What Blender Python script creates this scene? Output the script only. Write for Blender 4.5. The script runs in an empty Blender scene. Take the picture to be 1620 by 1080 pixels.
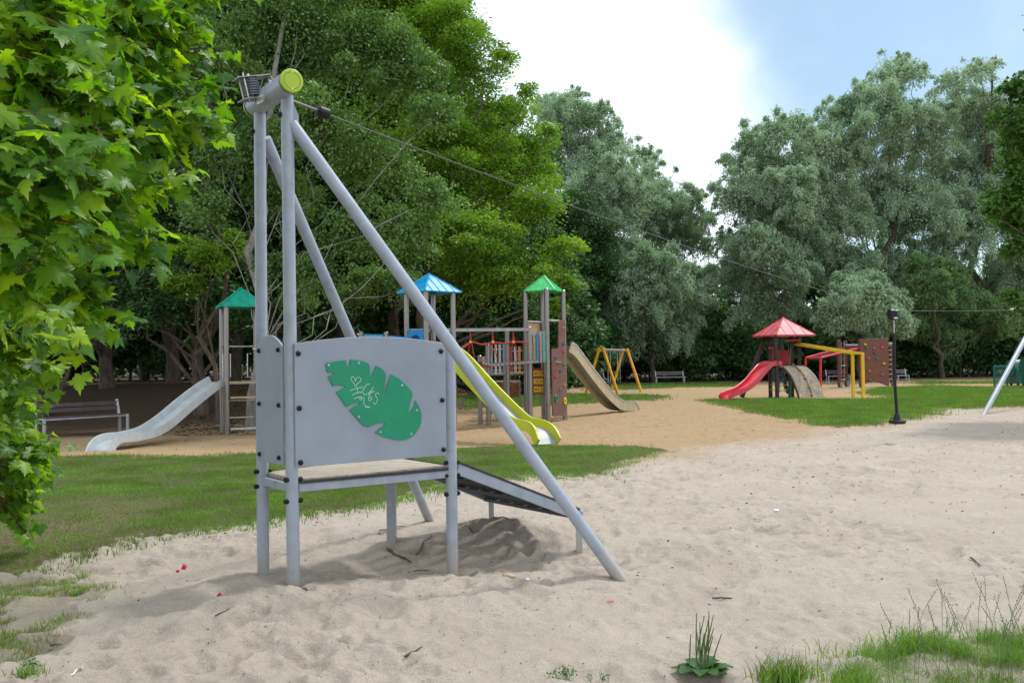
import bpy, math, random
import numpy as np
from mathutils import Vector, Matrix, Euler
S = bpy.context.scene
COL = S.collection
R = math.radians
# ------------------------------------------------------------------ camera, sky, sun, exposure
F = 1400.0                       # focal length in pixels of a 1620 px wide picture
EYE = 1.6
cd = bpy.data.cameras.new('camera'); cam = bpy.data.objects.new('camera', cd); COL.objects.link(cam)
cd.sensor_width = 36; cd.lens = 36*F/1620; cd.clip_start = .05; cd.clip_end = 1500
cam.location = (0, 0, EYE)
CR = (Matrix.Rotation(R(90+1.23), 3, 'X') @ Matrix.Rotation(R(-0.8), 3, 'Z'))
cam.rotation_euler = CR.to_euler()
S.camera = cam
SUN_EL, SUN_AZ = R(58), R(50)    # azimuth from +Y towards +X
w = bpy.data.worlds.new('World'); S.world = w; w.use_nodes = True
nt = w.node_tree; nt.nodes.clear(); N = nt.nodes.new; LK = nt.links.new
out = N('ShaderNodeOutputWorld'); bg = N('ShaderNodeBackground'); bg.inputs[1].default_value = 0.1
LK(bg.outputs[0], out.inputs[0])
sky = N('ShaderNodeTexSky'); sky.sky_type = 'NISHITA'; sky.sun_disc = False
sky.sun_elevation = SUN_EL; sky.sun_rotation = SUN_AZ; sky.dust_density = 1.5
tc = N('ShaderNodeTexCoord')
def vmath(op, a, b=None):
    n = N('ShaderNodeVectorMath'); n.operation = op
    LK(a, n.inputs[0])
    if b is not None:
        if isinstance(b, (tuple, Vector)): n.inputs[1].default_value = b
        else: LK(b, n.inputs[1])
    return n
def pixdir(px, py):
    d = CR @ Vector(((px-810)/F, (540-py)/F, -1)); return d.normalized()
cn = N('ShaderNodeTexNoise'); cn.inputs['Scale'].default_value = 2.6; cn.inputs['Detail'].default_value = 6
LK(tc.outputs['Generated'], cn.inputs['Vector'])
dt = vmath('DOT_PRODUCT', tc.outputs['Generated'], pixdir(1560, 0))
# openness of the cloud: high near one part of the sky, broken up by noise
m1 = N('ShaderNodeMath'); m1.operation = 'MULTIPLY_ADD'; m1.inputs[1].default_value = .17; LK(cn.outputs['Fac'], m1.inputs[0]); LK(dt.outputs['Value'], m1.inputs[2])
mr = N('ShaderNodeMapRange'); mr.interpolation_type = 'SMOOTHERSTEP'; LK(m1.outputs[0], mr.inputs['Value'])
mr.inputs['From Min'].default_value = 1.024; mr.inputs['From Max'].default_value = 1.09
mr.inputs['To Max'].default_value = .88
cl = N('ShaderNodeValToRGB'); LK(cn.outputs['Fac'], cl.inputs[0])
cl.color_ramp.elements[0].position = .35; cl.color_ramp.elements[0].color = (.76, .85, .98, 1)
cl.color_ramp.elements[1].position = .6; cl.color_ramp.elements[1].color = (.91, .965, 1.03, 1)
cs = vmath('SCALE', cl.outputs[0]); cs.inputs['Scale'].default_value = 11.5
ss = vmath('MULTIPLY', sky.outputs[0], (.76, .97, 1.0))
mx = N('ShaderNodeMix'); mx.data_type = 'RGBA'; LK(mr.outputs[0], mx.inputs[0]); LK(cs.outputs[0], mx.inputs[6]); LK(ss.outputs[0], mx.inputs[7])
LK(mx.outputs[2], bg.inputs[0])
sd = bpy.data.lights.new('sun', 'SUN'); sd.energy = 2.2; sd.angle = R(8); sd.color = (1, .985, .965)
sun = bpy.data.objects.new('sun', sd); COL.objects.link(sun)
sv = Vector((math.sin(SUN_AZ)*math.cos(SUN_EL), math.cos(SUN_AZ)*math.cos(SUN_EL), math.sin(SUN_EL)))
sun.rotation_euler = sv.to_track_quat('Z', 'Y').to_euler(); sun.location = sv*60
S.view_settings.view_transform = 'Standard'; S.view_settings.look = 'None'
S.view_settings.exposure = 0.43; S.view_settings.gamma = 1
S.cycles.max_bounces = 6; S.cycles.diffuse_bounces = 3; S.cycles.transmission_bounces = 4; S.cycles.transparent_max_bounces = 4
# ------------------------------------------------------------------ helpers: picture ray -> world
def P(px, py, Z):                # the point of the view ray at world depth Z
    d = CR @ Vector(((px-810)/F, (540-py)/F, -1)); return Vector((0, 0, EYE)) + d*(Z/d.y)
def G(px, py, h=0.0):            # the point where the view ray meets height h
    d = CR @ Vector(((px-810)/F, (540-py)/F, -1)); return Vector((0, 0, EYE)) + d*((h-EYE)/d.z)
def V(*a): return Vector(a)
rng = np.random.default_rng(7); random.seed(7)
# ------------------------------------------------------------------ noise and ground height
def hash2(ix, iy, s=0):
    h = (ix.astype(np.int64)*374761393 + iy.astype(np.int64)*668265263 + s*1274126177) & 0xffffffff
    h = ((h ^ (h >> 13))*1274126177) & 0xffffffff
    return ((h ^ (h >> 16)) & 0xffff)/65535.0
def vnoise(x, y, s=0):
    x = np.asarray(x, float); y = np.asarray(y, float)
    ix = np.floor(x); iy = np.floor(y); fx = x-ix; fy = y-iy
    fx = fx*fx*(3-2*fx); fy = fy*fy*(3-2*fy)
    a = hash2(ix, iy, s); b = hash2(ix+1, iy, s); c = hash2(ix, iy+1, s); d = hash2(ix+1, iy+1, s)
    return (a*(1-fx)+b*fx)*(1-fy)+(c*(1-fx)+d*fx)*fy - .5
def dimples(x, y, cell, s):
    gx = x/cell; gy = y/cell; ix = np.floor(gx); iy = np.floor(gy); r = np.zeros_like(gx)
    for dx in (-1, 0, 1):
        for dy in (-1, 0, 1):
            jx = ix+dx; jy = iy+dy
            cx = jx+hash2(jx, jy, s); cy = jy+hash2(jx, jy, s+1); am = hash2(jx, jy, s+2); th = hash2(jx, jy, s+3)*3.14
            ux = (gx-cx)*np.cos(th)+(gy-cy)*np.sin(th); uy = -(gx-cx)*np.sin(th)+(gy-cy)*np.cos(th)
            q = (ux/.55)**2+(uy/.34)**2
            r += am*(-np.exp(-q*1.6)+.35*np.exp(-(np.sqrt(q)-1.35)**2*5))
    return r
def sstep(a, b, x):
    t = np.clip((x-a)/(b-a), 0, 1); return t*t*(3-2*t)
MOUNDS = [(-.20, 8.15, .09, .42, .28), (-1.55, 6.22, -.06, .14, .14), (-.486, 6.94, -.04, .15, .14), (-1.88, 6.64, -.03, .12, .12), (.79, 6.5, -.03, .15, .12), (-1.1, 7.75, .06, .3, .25), (-1.5, 6.0, .07, .6, .35), (.2, 7.2, -.13, .8, .45), (-.9, 7.0, -.07, .8, .4), (-1.9, 6.5, .05, .35, .35), (.2, 8.3, .05, .9, .4)]
def H0(x, y):
    x = np.asarray(x, float); y = np.asarray(y, float)
    h = .9*sstep(23.5, 30, y+.25*x+1.5)*sstep(-1, -5, x)*1.0
    for mx_, my_, a, rx, ry in MOUNDS: h = h + a*np.exp(-((x-mx_)/rx)**2-((y-my_)/ry)**2)
    return h
def HS(x, y, rough=1.0):
    x = np.asarray(x, float); y = np.asarray(y, float)
    near = np.exp(-np.maximum(np.hypot(x, y)-8, 0)/14)
    h = H0(x, y) + .05*vnoise(x/1.7, y/1.7, 3)
    d = dimples(x, y, .40, 11)*.050 + dimples(x+9, y+4, .23, 31)*.042 + dimples(x+3, y+7, .12, 61)*.020 + vnoise(x/.13, y/.13, 5)*.012 + vnoise(x/.05, y/.05, 6)*.004
    d = d*np.clip(.85+1.5*vnoise(x/1.4+5, y/1.4, 91)+.5*vnoise(x/.5, y/.5, 92), .25, 1.7)
    return h + d*rough*(.35+.65*near)
def ground_z(x, y): return float(HS(np.array([x]), np.array([y]), .6)[0])
# ------------------------------------------------------------------ zones of the ground (outlines in world metres)
def polyG(pts): return np.array([G(a, b).xy[:] for a, b in pts])
LAWN_A = np.vstack([polyG([(1040, 715), (1000, 708), (860, 706), (720, 712), (410, 718), (300, 721), (60, 728)]), [[-11, 12.5], [-11, 5.4]], polyG([(-90, 925), (0, 912), (60, 895), (150, 872), (230, 848), (330, 838), (430, 812), (520, 803), (620, 793), (700, 775), (860, 755), (940, 748), (965, 733)])])
LAWN_B = polyG([(1100, 634.5), (1180, 632.5), (1270, 632.5), (1400, 632), (1420, 628), (1370, 623), (1395, 615), (1480, 611.5), (1560, 613), (1700, 611), (1760, 640), (1620, 642.5), (1530, 645), (1480, 652), (1440, 662), (1400, 671), (1340, 675.5), (1300, 676), (1250, 664), (1200, 654), (1150, 645)])
LAWN_C = polyG([(560, 634), (890, 624), (1035, 625), (1062, 631.5), (980, 637), (900, 640), (700, 650)])
LAWN_D = polyG([(990, 607.5), (1165, 605.5), (1165, 612), (1080, 613.5), (1000, 617), (940, 618)])
LAWN_E = polyG([(1450, 604.5), (1760, 601), (1760, 607), (1620, 607.5), (1450, 607)])
TUFTS = polyG([(-200, 905), (0, 905), (80, 900), (140, 930), (120, 970), (75, 1010), (20, 1060), (-200, 1080)])
CLUMP = polyG([(1425, 1045), (1470, 1020), (1560, 1000), (1640, 990), (1700, 1100), (1660, 1180), (1440, 1180), (1400, 1090)])
LAWNS = [LAWN_A, LAWN_B, LAWN_C, LAWN_D, LAWN_E]
def inside(poly, x, y):
    r = np.zeros(x.shape, bool); n = len(poly)
    for i in range(n):
        x0, y0 = poly[i]; x1, y1 = poly[(i+1) % n]
        if y0 == y1: continue
        c = ((y0 > y) != (y1 > y)) & (x < (x1-x0)*(y-y0)/(y1-y0)+x0); r ^= c
    return r
def wob(x, y, k=1.0):
    s = .25+.02*np.hypot(x, y)
    return x+k*s*(vnoise(x/.9, y/.9, 21)+.5*vnoise(x/.3, y/.3, 22)), y+k*s*(vnoise(x/.9, y/.9, 23)+.5*vnoise(x/.3, y/.3, 24))
def forest_mask(x, y):
    xs = np.array([-60, -9, -5.5, -2, 1, 3.2, 5, 20, 60]); ys = np.array([19.5, 20.2, 21.3, 28, 34, 50, 57, 57, 57])
    return y - np.interp(x, xs, ys)
def yellow_mask(x, y):
    yb = np.where(x > 2.5, 15.1+(x-2.5)*1.02, 12.6+np.clip(x+1, 0, 3.5)*.7)
    yb = np.where(x > 12, 26, yb)
    return sstep(-2.2, 1.2, y-yb+1.6*vnoise(x/1.3, y/1.3, 40)+.8*vnoise(x/.4, y/.4, 41))
# ------------------------------------------------------------------ materials
MATS = {}
def base_mat(name):
    m = bpy.data.materials.new(name); m.use_nodes = True; nt = m.node_tree
    b = nt.nodes['Principled BSDF']; return m, nt, b
def mat(name, col, rough=.5, metal=0, var=.12, vscale=6, bump=0, bscale=60, spec=.5, stretch=None, dirt=None, col2=None, foot=None):
    if name in MATS: return MATS[name]
    m, nt, b = base_mat(name); N = nt.nodes.new; L = nt.links.new
    tc = N('ShaderNodeTexCoord'); mp = N('ShaderNodeMapping'); L(tc.outputs['Object'], mp.inputs[0])
    if stretch: mp.inputs['Scale'].default_value = stretch
    n = N('ShaderNodeTexNoise'); n.inputs['Scale'].default_value = vscale; n.inputs['Detail'].default_value = 6; L(mp.outputs[0], n.inputs['Vector'])
    r = N('ShaderNodeValToRGB'); L(n.outputs['Fac'], r.inputs[0])
    c2 = col2 or tuple(c*(1-var*2) for c in col); c1 = tuple(min(1, c*(1+var)) for c in col) if not col2 else col
    r.color_ramp.elements[0].position = .3; r.color_ramp.elements[0].color = (*c2, 1)
    r.color_ramp.elements[1].position = .7; r.color_ramp.elements[1].color = (*c1, 1)
    o = r.outputs[0]
    if dirt:                      # scattered stains of their own colour
        n3 = N('ShaderNodeTexNoise'); n3.inputs['Scale'].default_value = vscale*2.3; n3.inputs['Detail'].default_value = 8; n3.inputs['Roughness'].default_value = .75; L(tc.outputs['Object'], n3.inputs['Vector'])
        r3 = N('ShaderNodeMapRange'); r3.inputs[1].default_value = .56; r3.inputs[2].default_value = .72; r3.inputs[4].default_value = dirt[1]; L(n3.outputs['Fac'], r3.inputs[0])
        mx = N('ShaderNodeMix'); mx.data_type = 'RGBA'; L(r3.outputs[0], mx.inputs[0]); L(o, mx.inputs[6]); mx.inputs[7].default_value = (*dirt[0], 1); o = mx.outputs[2]
    if foot:                      # sand dust clinging to the lowest part
        sx_ = N('ShaderNodeSeparateXYZ'); L(tc.outputs['Object'], sx_.inputs[0]); n4 = N('ShaderNodeTexNoise'); n4.inputs['Scale'].default_value = 22; n4.inputs['Detail'].default_value = 6; L(tc.outputs['Object'], n4.inputs['Vector'])
        a4 = N('ShaderNodeMath'); a4.operation = 'MULTIPLY_ADD'; L(n4.outputs['Fac'], a4.inputs[0]); a4.inputs[1].default_value = -.5; L(sx_.outputs['Z'], a4.inputs[2])
        r4 = N('ShaderNodeMapRange'); L(a4.outputs[0], r4.inputs[0]); r4.inputs[1].default_value = foot; r4.inputs[2].default_value = -.25; r4.inputs[4].default_value = .75
        mx4 = N('ShaderNodeMix'); mx4.data_type = 'RGBA'; L(r4.outputs[0], mx4.inputs[0]); L(o, mx4.inputs[6]); mx4.inputs[7].default_value = (.36, .31, .25, 1); o = mx4.outputs[2]
    L(o, b.inputs['Base Color'])
    b.inputs['Roughness'].default_value = rough; b.inputs['Metallic'].default_value = metal; b.inputs['Specular IOR Level'].default_value = spec
    rr = N('ShaderNodeMapRange'); L(n.outputs['Fac'], rr.inputs[0]); rr.inputs[3].default_value = max(0, rough-.1); rr.inputs[4].default_value = min(1, rough+.12); L(rr.outputs[0], b.inputs['Roughness'])
    if bump:
        n2 = N('ShaderNodeTexNoise'); n2.inputs['Scale'].default_value = bscale; n2.inputs['Detail'].default_value = 4; L(mp.outputs[0], n2.inputs['Vector'])
        bp = N('ShaderNodeBump'); bp.inputs['Strength'].default_value = bump; bp.inputs['Distance'].default_value = .01; L(n2.outputs['Fac'], bp.inputs['Height']); L(bp.outputs[0], b.inputs['Normal'])
    MATS[name] = m; return m
def leaf_mat(name, cols, trans=.35, tcol=None, rough=.5, gloss=.35, big=.35, bigscale=.5, tmul=1.35):
    if name in MATS: return MATS[name]
    m, nt, b = base_mat(name); N = nt.nodes.new; L = nt.links.new
    at = N('ShaderNodeAttribute'); at.attribute_name = 'rnd'
    tc = N('ShaderNodeTexCoord'); n = N('ShaderNodeTexNoise'); n.inputs['Scale'].default_value = bigscale; n.inputs['Detail'].default_value = 3; L(tc.outputs['Object'], n.inputs['Vector'])
    s = N('ShaderNodeMath'); s.operation = 'SUBTRACT'; L(n.outputs['Fac'], s.inputs[0]); s.inputs[1].default_value = .5
    a = N('ShaderNodeMath'); a.operation = 'MULTIPLY_ADD'; L(s.outputs[0], a.inputs[0]); a.inputs[1].default_value = big*4; L(at.outputs['Fac'], a.inputs[2])
    r = N('ShaderNodeValToRGB'); L(a.outputs[0], r.inputs[0])
    e = r.color_ramp.elements
    while len(e) < len(cols): e.new(.5)
    for i, c in enumerate(cols): e[i].position = i/(len(cols)-1); e[i].color = (*c, 1)
    L(r.outputs[0], b.inputs['Base Color']); b.inputs['Roughness'].default_value = rough; b.inputs['Specular IOR Level'].default_value = gloss
    t = N('ShaderNodeBsdfTranslucent'); sc = N('ShaderNodeMix'); sc.data_type = 'RGBA'; sc.blend_type = 'MULTIPLY'; sc.inputs[0].default_value = 1; sc.clamp_result = False
    L(r.outputs[0], sc.inputs[6]); tcol = tcol or (1.5*tmul/1.35, 1.6*tmul/1.35, .5); sc.inputs[7].default_value = (*tcol, 1); L(sc.outputs[2], t.inputs[0])
    mx = N('ShaderNodeMixShader'); mx.inputs[0].default_value = trans; L(b.outputs[0], mx.inputs[1]); L(t.outputs[0], mx.inputs[2])
    L(mx.outputs[0], nt.nodes['Material Output'].inputs[0]); MATS[name] = m; return m
def ground_mat():
    m, nt, b = base_mat('ground_surface'); N = nt.nodes.new; L = nt.links.new
    tc = N('ShaderNodeTexCoord')
    def noise(sc, det=5, rg=.6):
        n = N('ShaderNodeTexNoise'); n.inputs['Scale'].default_value = sc; n.inputs['Detail'].default_value = det; n.inputs['Roughness'].default_value = rg; L(tc.outputs['Object'], n.inputs['Vector']); return n.outputs['Fac']
    def ramp(f, a, b_, p0=.3, p1=.7):
        r = N('ShaderNodeValToRGB'); L(f, r.inputs[0]); r.color_ramp.elements[0].position = p0; r.color_ramp.elements[0].color = (*a, 1); r.color_ramp.elements[1].position = p1; r.color_ramp.elements[1].color = (*b_, 1); return r.outputs[0]
    def mix(f, a, b_):
        x = N('ShaderNodeMix'); x.data_type = 'RGBA'; L(f, x.inputs[0]); L(a, x.inputs[6]); L(b_, x.inputs[7]); return x.outputs[2]
    def attr(k):
        a = N('ShaderNodeAttribute'); a.attribute_name = k; return a.outputs['Fac']
    big = noise(1.1); grain = noise(150, 3, .9); mid = noise(14, 6, .7)
    grey = mix(ramp(grain, (0, 0, 0), (1, 1, 1), .36, .56), ramp(mid, (.22, .18, .14), (.35, .295, .24)), ramp(big, (.40, .34, .28), (.50, .435, .36)))
    yel = mix(ramp(grain, (0, 0, 0), (1, 1, 1), .3, .7), ramp(mid, (.22, .135, .065), (.32, .205, .10)), ramp(big, (.38, .275, .16), (.45, .335, .205)))
    sand = mix(attr('yellow'), grey, yel)
    # dark grains and crumbs of bark
    vo = N('ShaderNodeTexVoronoi'); vo.inputs['Scale'].default_value = 26; vo.inputs['Randomness'].default_value = 1; L(tc.outputs['Object'], vo.inputs['Vector'])
    sp = N('ShaderNodeMapRange'); L(vo.outputs['Distance'], sp.inputs[0]); sp.inputs[1].default_value = .10; sp.inputs[2].default_value = .07
    gate = N('ShaderNodeMapRange'); L(noise(9, 3), gate.inputs[0]); gate.inputs[1].default_value = .55; gate.inputs[2].default_value = .6
    spk = N('ShaderNodeMath'); spk.operation = 'MULTIPLY'; L(sp.outputs[0], spk.inputs[0]); L(gate.outputs[0], spk.inputs[1])
    spk2 = N('ShaderNodeMath'); spk2.operation = 'MULTIPLY'; spk2.inputs[1].default_value = .8; L(spk.outputs[0], spk2.inputs[0])
    dk = N('ShaderNodeRGB'); dk.outputs[0].default_value = (.07, .05, .035, 1)
    sand = mix(spk2.outputs[0], sand, dk.outputs[0])
    soil = ramp(mid, (.04, .055, .018), (.10, .11, .035))
    dry = ramp(noise(24, 6, .75), (.055, .05, .022), (.20, .165, .085))
    gr = mix(attr('dry'), soil, dry)
    c = mix(attr('grassy'), sand, gr)
    lit = mix(ramp(noise(60, 5, .8), (0, 0, 0), (1, 1, 1), .45, .62), ramp(mid, (.032, .022, .014), (.07, .048, .03)), ramp(noise(90), (.10, .068, .04), (.16, .115, .065)))
    c = mix(attr('litter'), c, lit)
    L(c, b.inputs['Base Color']); b.inputs['Roughness'].default_value = .95; b.inputs['Specular IOR Level'].default_value = .15
    bp = N('ShaderNodeBump'); bp.inputs['Strength'].default_value = .8; bp.inputs['Distance'].default_value = .010; L(noise(120, 4, .7), bp.inputs['Height'])
    bp2 = N('ShaderNodeBump'); bp2.inputs['Strength'].default_value = .8; bp2.inputs['Distance'].default_value = .04; L(noise(17, 6, .65), bp2.inputs['Height']); L(bp2.outputs[0], bp.inputs['Normal'])
    L(bp.outputs[0], b.inputs['Normal'])
    return m
# ------------------------------------------------------------------ object helpers
def tag(o, label=None, cat=None, group=None, kind=None):
    if label: o['label'] = label
    if cat: o['category'] = cat
    if group: o['group'] = group
    if kind: o['kind'] = kind
    return o
def thing(name, label, cat, loc=(0, 0, 0), rz=0, group=None):
    o = bpy.data.objects.new(name, None); COL.objects.link(o); o.location = loc; o.rotation_euler = (0, 0, rz); o.empty_display_size = .2
    return tag(o, label, cat, group)
def root_loc(o):
    v = Vector((0, 0, 0))
    while o is not None: v = v + o.location; o = o.parent
    return v
def copy_tree(o, parent=None):
    c = o.copy(); COL.objects.link(c); c.parent = parent
    for ch in [x for x in o.children]: copy_tree(ch, c)
    return c
class MB:
    def __init__(s): s.v = []; s.f = []
    def add(s, vs, fs):
        b = len(s.v); s.v += [tuple(q) for q in vs]; s.f += [tuple(i+b for i in f) for f in fs]; return s
    def box(s, c, size, M=None):
        c = Vector(c); hx, hy, hz = [q/2 for q in size]; vs = []
        for x in (-hx, hx):
            for y in (-hy, hy):
                for z in (-hz, hz):
                    q = Vector((x, y, z)); q = (M @ q) if M is not None else q; vs.append(c+q)
        return s.add(vs, [(0, 1, 3, 2), (4, 6, 7, 5), (0, 4, 5, 1), (2, 3, 7, 6), (0, 2, 6, 4), (1, 5, 7, 3)])
    def beam(s, a, b, wd, ht, up=(0, 0, 1)):       # rectangular bar from a to b
        a = Vector(a); b = Vector(b); t = (b-a); L = t.length; t.normalize(); up = Vector(up)
        if abs(t.dot(up)) > .99: up = Vector((1, 0, 0))
        sd_ = t.cross(up).normalized(); u = sd_.cross(t)
        return s.box((a+b)/2, (wd, L, ht), Matrix((sd_, t, u)).transposed())
    def tube(s, pts, r, n=12, caps=True):
        pts = [Vector(p) for p in pts]; rs = r if isinstance(r, (list, tuple)) else [r]*len(pts)
        base = len(s.v); up = None
        for i, p in enumerate(pts):
            t = (pts[min(i+1, len(pts)-1)]-pts[max(i-1, 0)]).normalized()
            if up is None:
                up = Vector((0, 0, 1)) if abs(t.z) < .9 else Vector((1, 0, 0))
            sd_ = t.cross(up).normalized(); up = sd_.cross(t).normalized()
            for k in range(n):
                a = 2*math.pi*k/n; s.v.append(tuple(p+(sd_*math.cos(a)+up*math.sin(a))*rs[i]))
        for i in range(len(pts)-1):
            for k in range(n):
                a = base+i*n+k; b = base+i*n+(k+1) % n; s.f.append((a, b, b+n, a+n))
        if caps:
            s.f.append(tuple(base+k for k in range(n))[::-1]); e = base+(len(pts)-1)*n; s.f.append(tuple(e+k for k in range(n)))
        return s
    def ball(s, c, r, nu=12, nv=8, sc=(1, 1, 1)):
        c = Vector(c); vs = [c+Vector((0, 0, r*sc[2]))]; fs = []
        for j in range(1, nv):
            for i in range(nu):
                th = math.pi*j/nv; ph = 2*math.pi*i/nu
                vs.append(c+Vector((r*sc[0]*math.sin(th)*math.cos(ph), r*sc[1]*math.sin(th)*math.sin(ph), r*sc[2]*math.cos(th))))
        vs.append(c-Vector((0, 0, r*sc[2])))
        for i in range(nu):
            fs.append((0, 1+i, 1+(i+1) % nu))
            for j in range(nv-2):
                a = 1+j*nu+i; b = 1+j*nu+(i+1) % nu; fs.append((a, a+nu, b+nu, b))
            a = 1+(nv-2)*nu
            fs.append((a+i, len(vs)-1, a+(i+1) % nu))
        return s.add(vs, fs)
    def plate(s, pts, nrm, th):                     # planar outline extruded along nrm
        pts = [Vector(p) for p in pts]; n = Vector(nrm).normalized()*th; k = len(pts)
        fs = [tuple(range(k))[::-1], tuple(range(k, 2*k))]+[(i, (i+1) % k, (i+1) % k+k, i+k) for i in range(k)]
        return s.add(pts+[p+n for p in pts], fs)
    def sweep(s, path, prof):                       # closed profile (side, up) along a path
        path = [Vector(p) for p in path]; base = len(s.v); k = len(prof)
        for i, p in enumerate(path):
            t = (path[min(i+1, len(path)-1)]-path[max(i-1, 0)]).normalized()
            sd_ = t.cross(Vector((0, 0, 1))).normalized(); u = sd_.cross(t)
            for a, b in prof: s.v.append(tuple(p+sd_*a+u*b))
        for i in range(len(path)-1):
            for q in range(k):
                a = base+i*k+q; b = base+i*k+(q+1) % k; s.f.append((a, b, b+k, a+k))
        s.f.append(tuple(base+q for q in range(k))[::-1]); e = base+(len(path)-1)*k; s.f.append(tuple(e+q for q in range(k)))
        return s
    def build(s, name, m, parent=None, origin=None, smooth=30, bevel=0):
        me = bpy.data.meshes.new(name); o = bpy.data.objects.new(name, me); COL.objects.link(o)
        off = root_loc(parent) if parent is not None else Vector(origin or (0, 0, 0))
        me.from_pydata([(x-off.x, y-off.y, z-off.z) for x, y, z in s.v], [], s.f); me.validate(); me.materials.append(m)
        import bmesh
        bm = bmesh.new(); bm.from_mesh(me); bmesh.ops.recalc_face_normals(bm, faces=bm.faces); bm.to_mesh(me); bm.free()
        if smooth: me.shade_smooth(); me.set_sharp_from_angle(angle=R(smooth))
        if parent is not None: o.parent = parent
        else: o.location = off
        if bevel:
            bv = o.modifiers.new('bevel', 'BEVEL'); bv.width = bevel; bv.segments = 2; bv.limit_method = 'ANGLE'; bv.harden_normals = False
        return o
def spline(pts, n=8):                              # Catmull-Rom
    pts = [Vector(p) for p in pts]; q = [2*pts[0]-pts[1]]+pts+[2*pts[-1]-pts[-2]]; r = []
    for i in range(1, len(q)-2):
        for k in range(n):
            t = k/n; a, b, c, d = q[i-1], q[i], q[i+1], q[i+2]
            r.append(.5*((2*b)+(c-a)*t+(2*a-5*b+4*c-d)*t*t+(-a+3*b-3*c+d)*t**3))
    return r+[pts[-1]]
def fastmesh(name, verts, nper, tmpl, m, parent=None, rnd=None, origin=None, smooth=False):
    """verts: (N*nper,3) array of N copies of a small shape whose faces are tmpl"""
    n = len(verts)//nper; me = bpy.data.meshes.new(name)
    off = np.array(root_loc(parent) if parent is not None else (origin or (0, 0, 0)))
    me.vertices.add(len(verts)); me.vertices.foreach_set('co', (verts-off).astype(np.float32).ravel())
    lp = np.concatenate([np.array(f) for f in tmpl]); tot = np.array([len(f) for f in tmpl])
    loops = (np.arange(n)[:, None]*nper+lp[None, :]).ravel().astype(np.int32)
    tots = np.tile(tot, n); starts = np.concatenate([[0], np.cumsum(tots)[:-1]])
    me.loops.add(len(loops)); me.loops.foreach_set('vertex_index', loops)
    me.polygons.add(len(tots)); me.polygons.foreach_set('loop_start', starts.astype(np.int32)); me.polygons.foreach_set('loop_total', tots.astype(np.int32))
    me.update(calc_edges=True)
    if rnd is not None:
        a = me.attributes.new('rnd', 'FLOAT', 'POINT'); a.data.foreach_set('value', (np.repeat(rnd, nper) if len(rnd) == n else rnd).astype(np.float32))
    if smooth: me.shade_smooth()
    me.materials.append(m); o = bpy.data.objects.new(name, me); COL.objects.link(o)
    if parent is not None: o.parent = parent
    else: o.location = off
    return o
def unit(a): return a/np.maximum(np.linalg.norm(a, axis=-1, keepdims=True), 1e-9)
LEAF2 = [(0, 1, 2, 3)]
def leaf_quads(c, d, n, L, W):                      # rhombic leaves, centre c, direction d, normal n
    s = unit(np.cross(d, n)); L = L[:, None]; W = W[:, None]
    return np.stack([c-d*L*.5, c+s*W*.5-d*L*.05, c+d*L*.5, c-s*W*.5-d*L*.05], 1).reshape(-1, 3)
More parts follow.
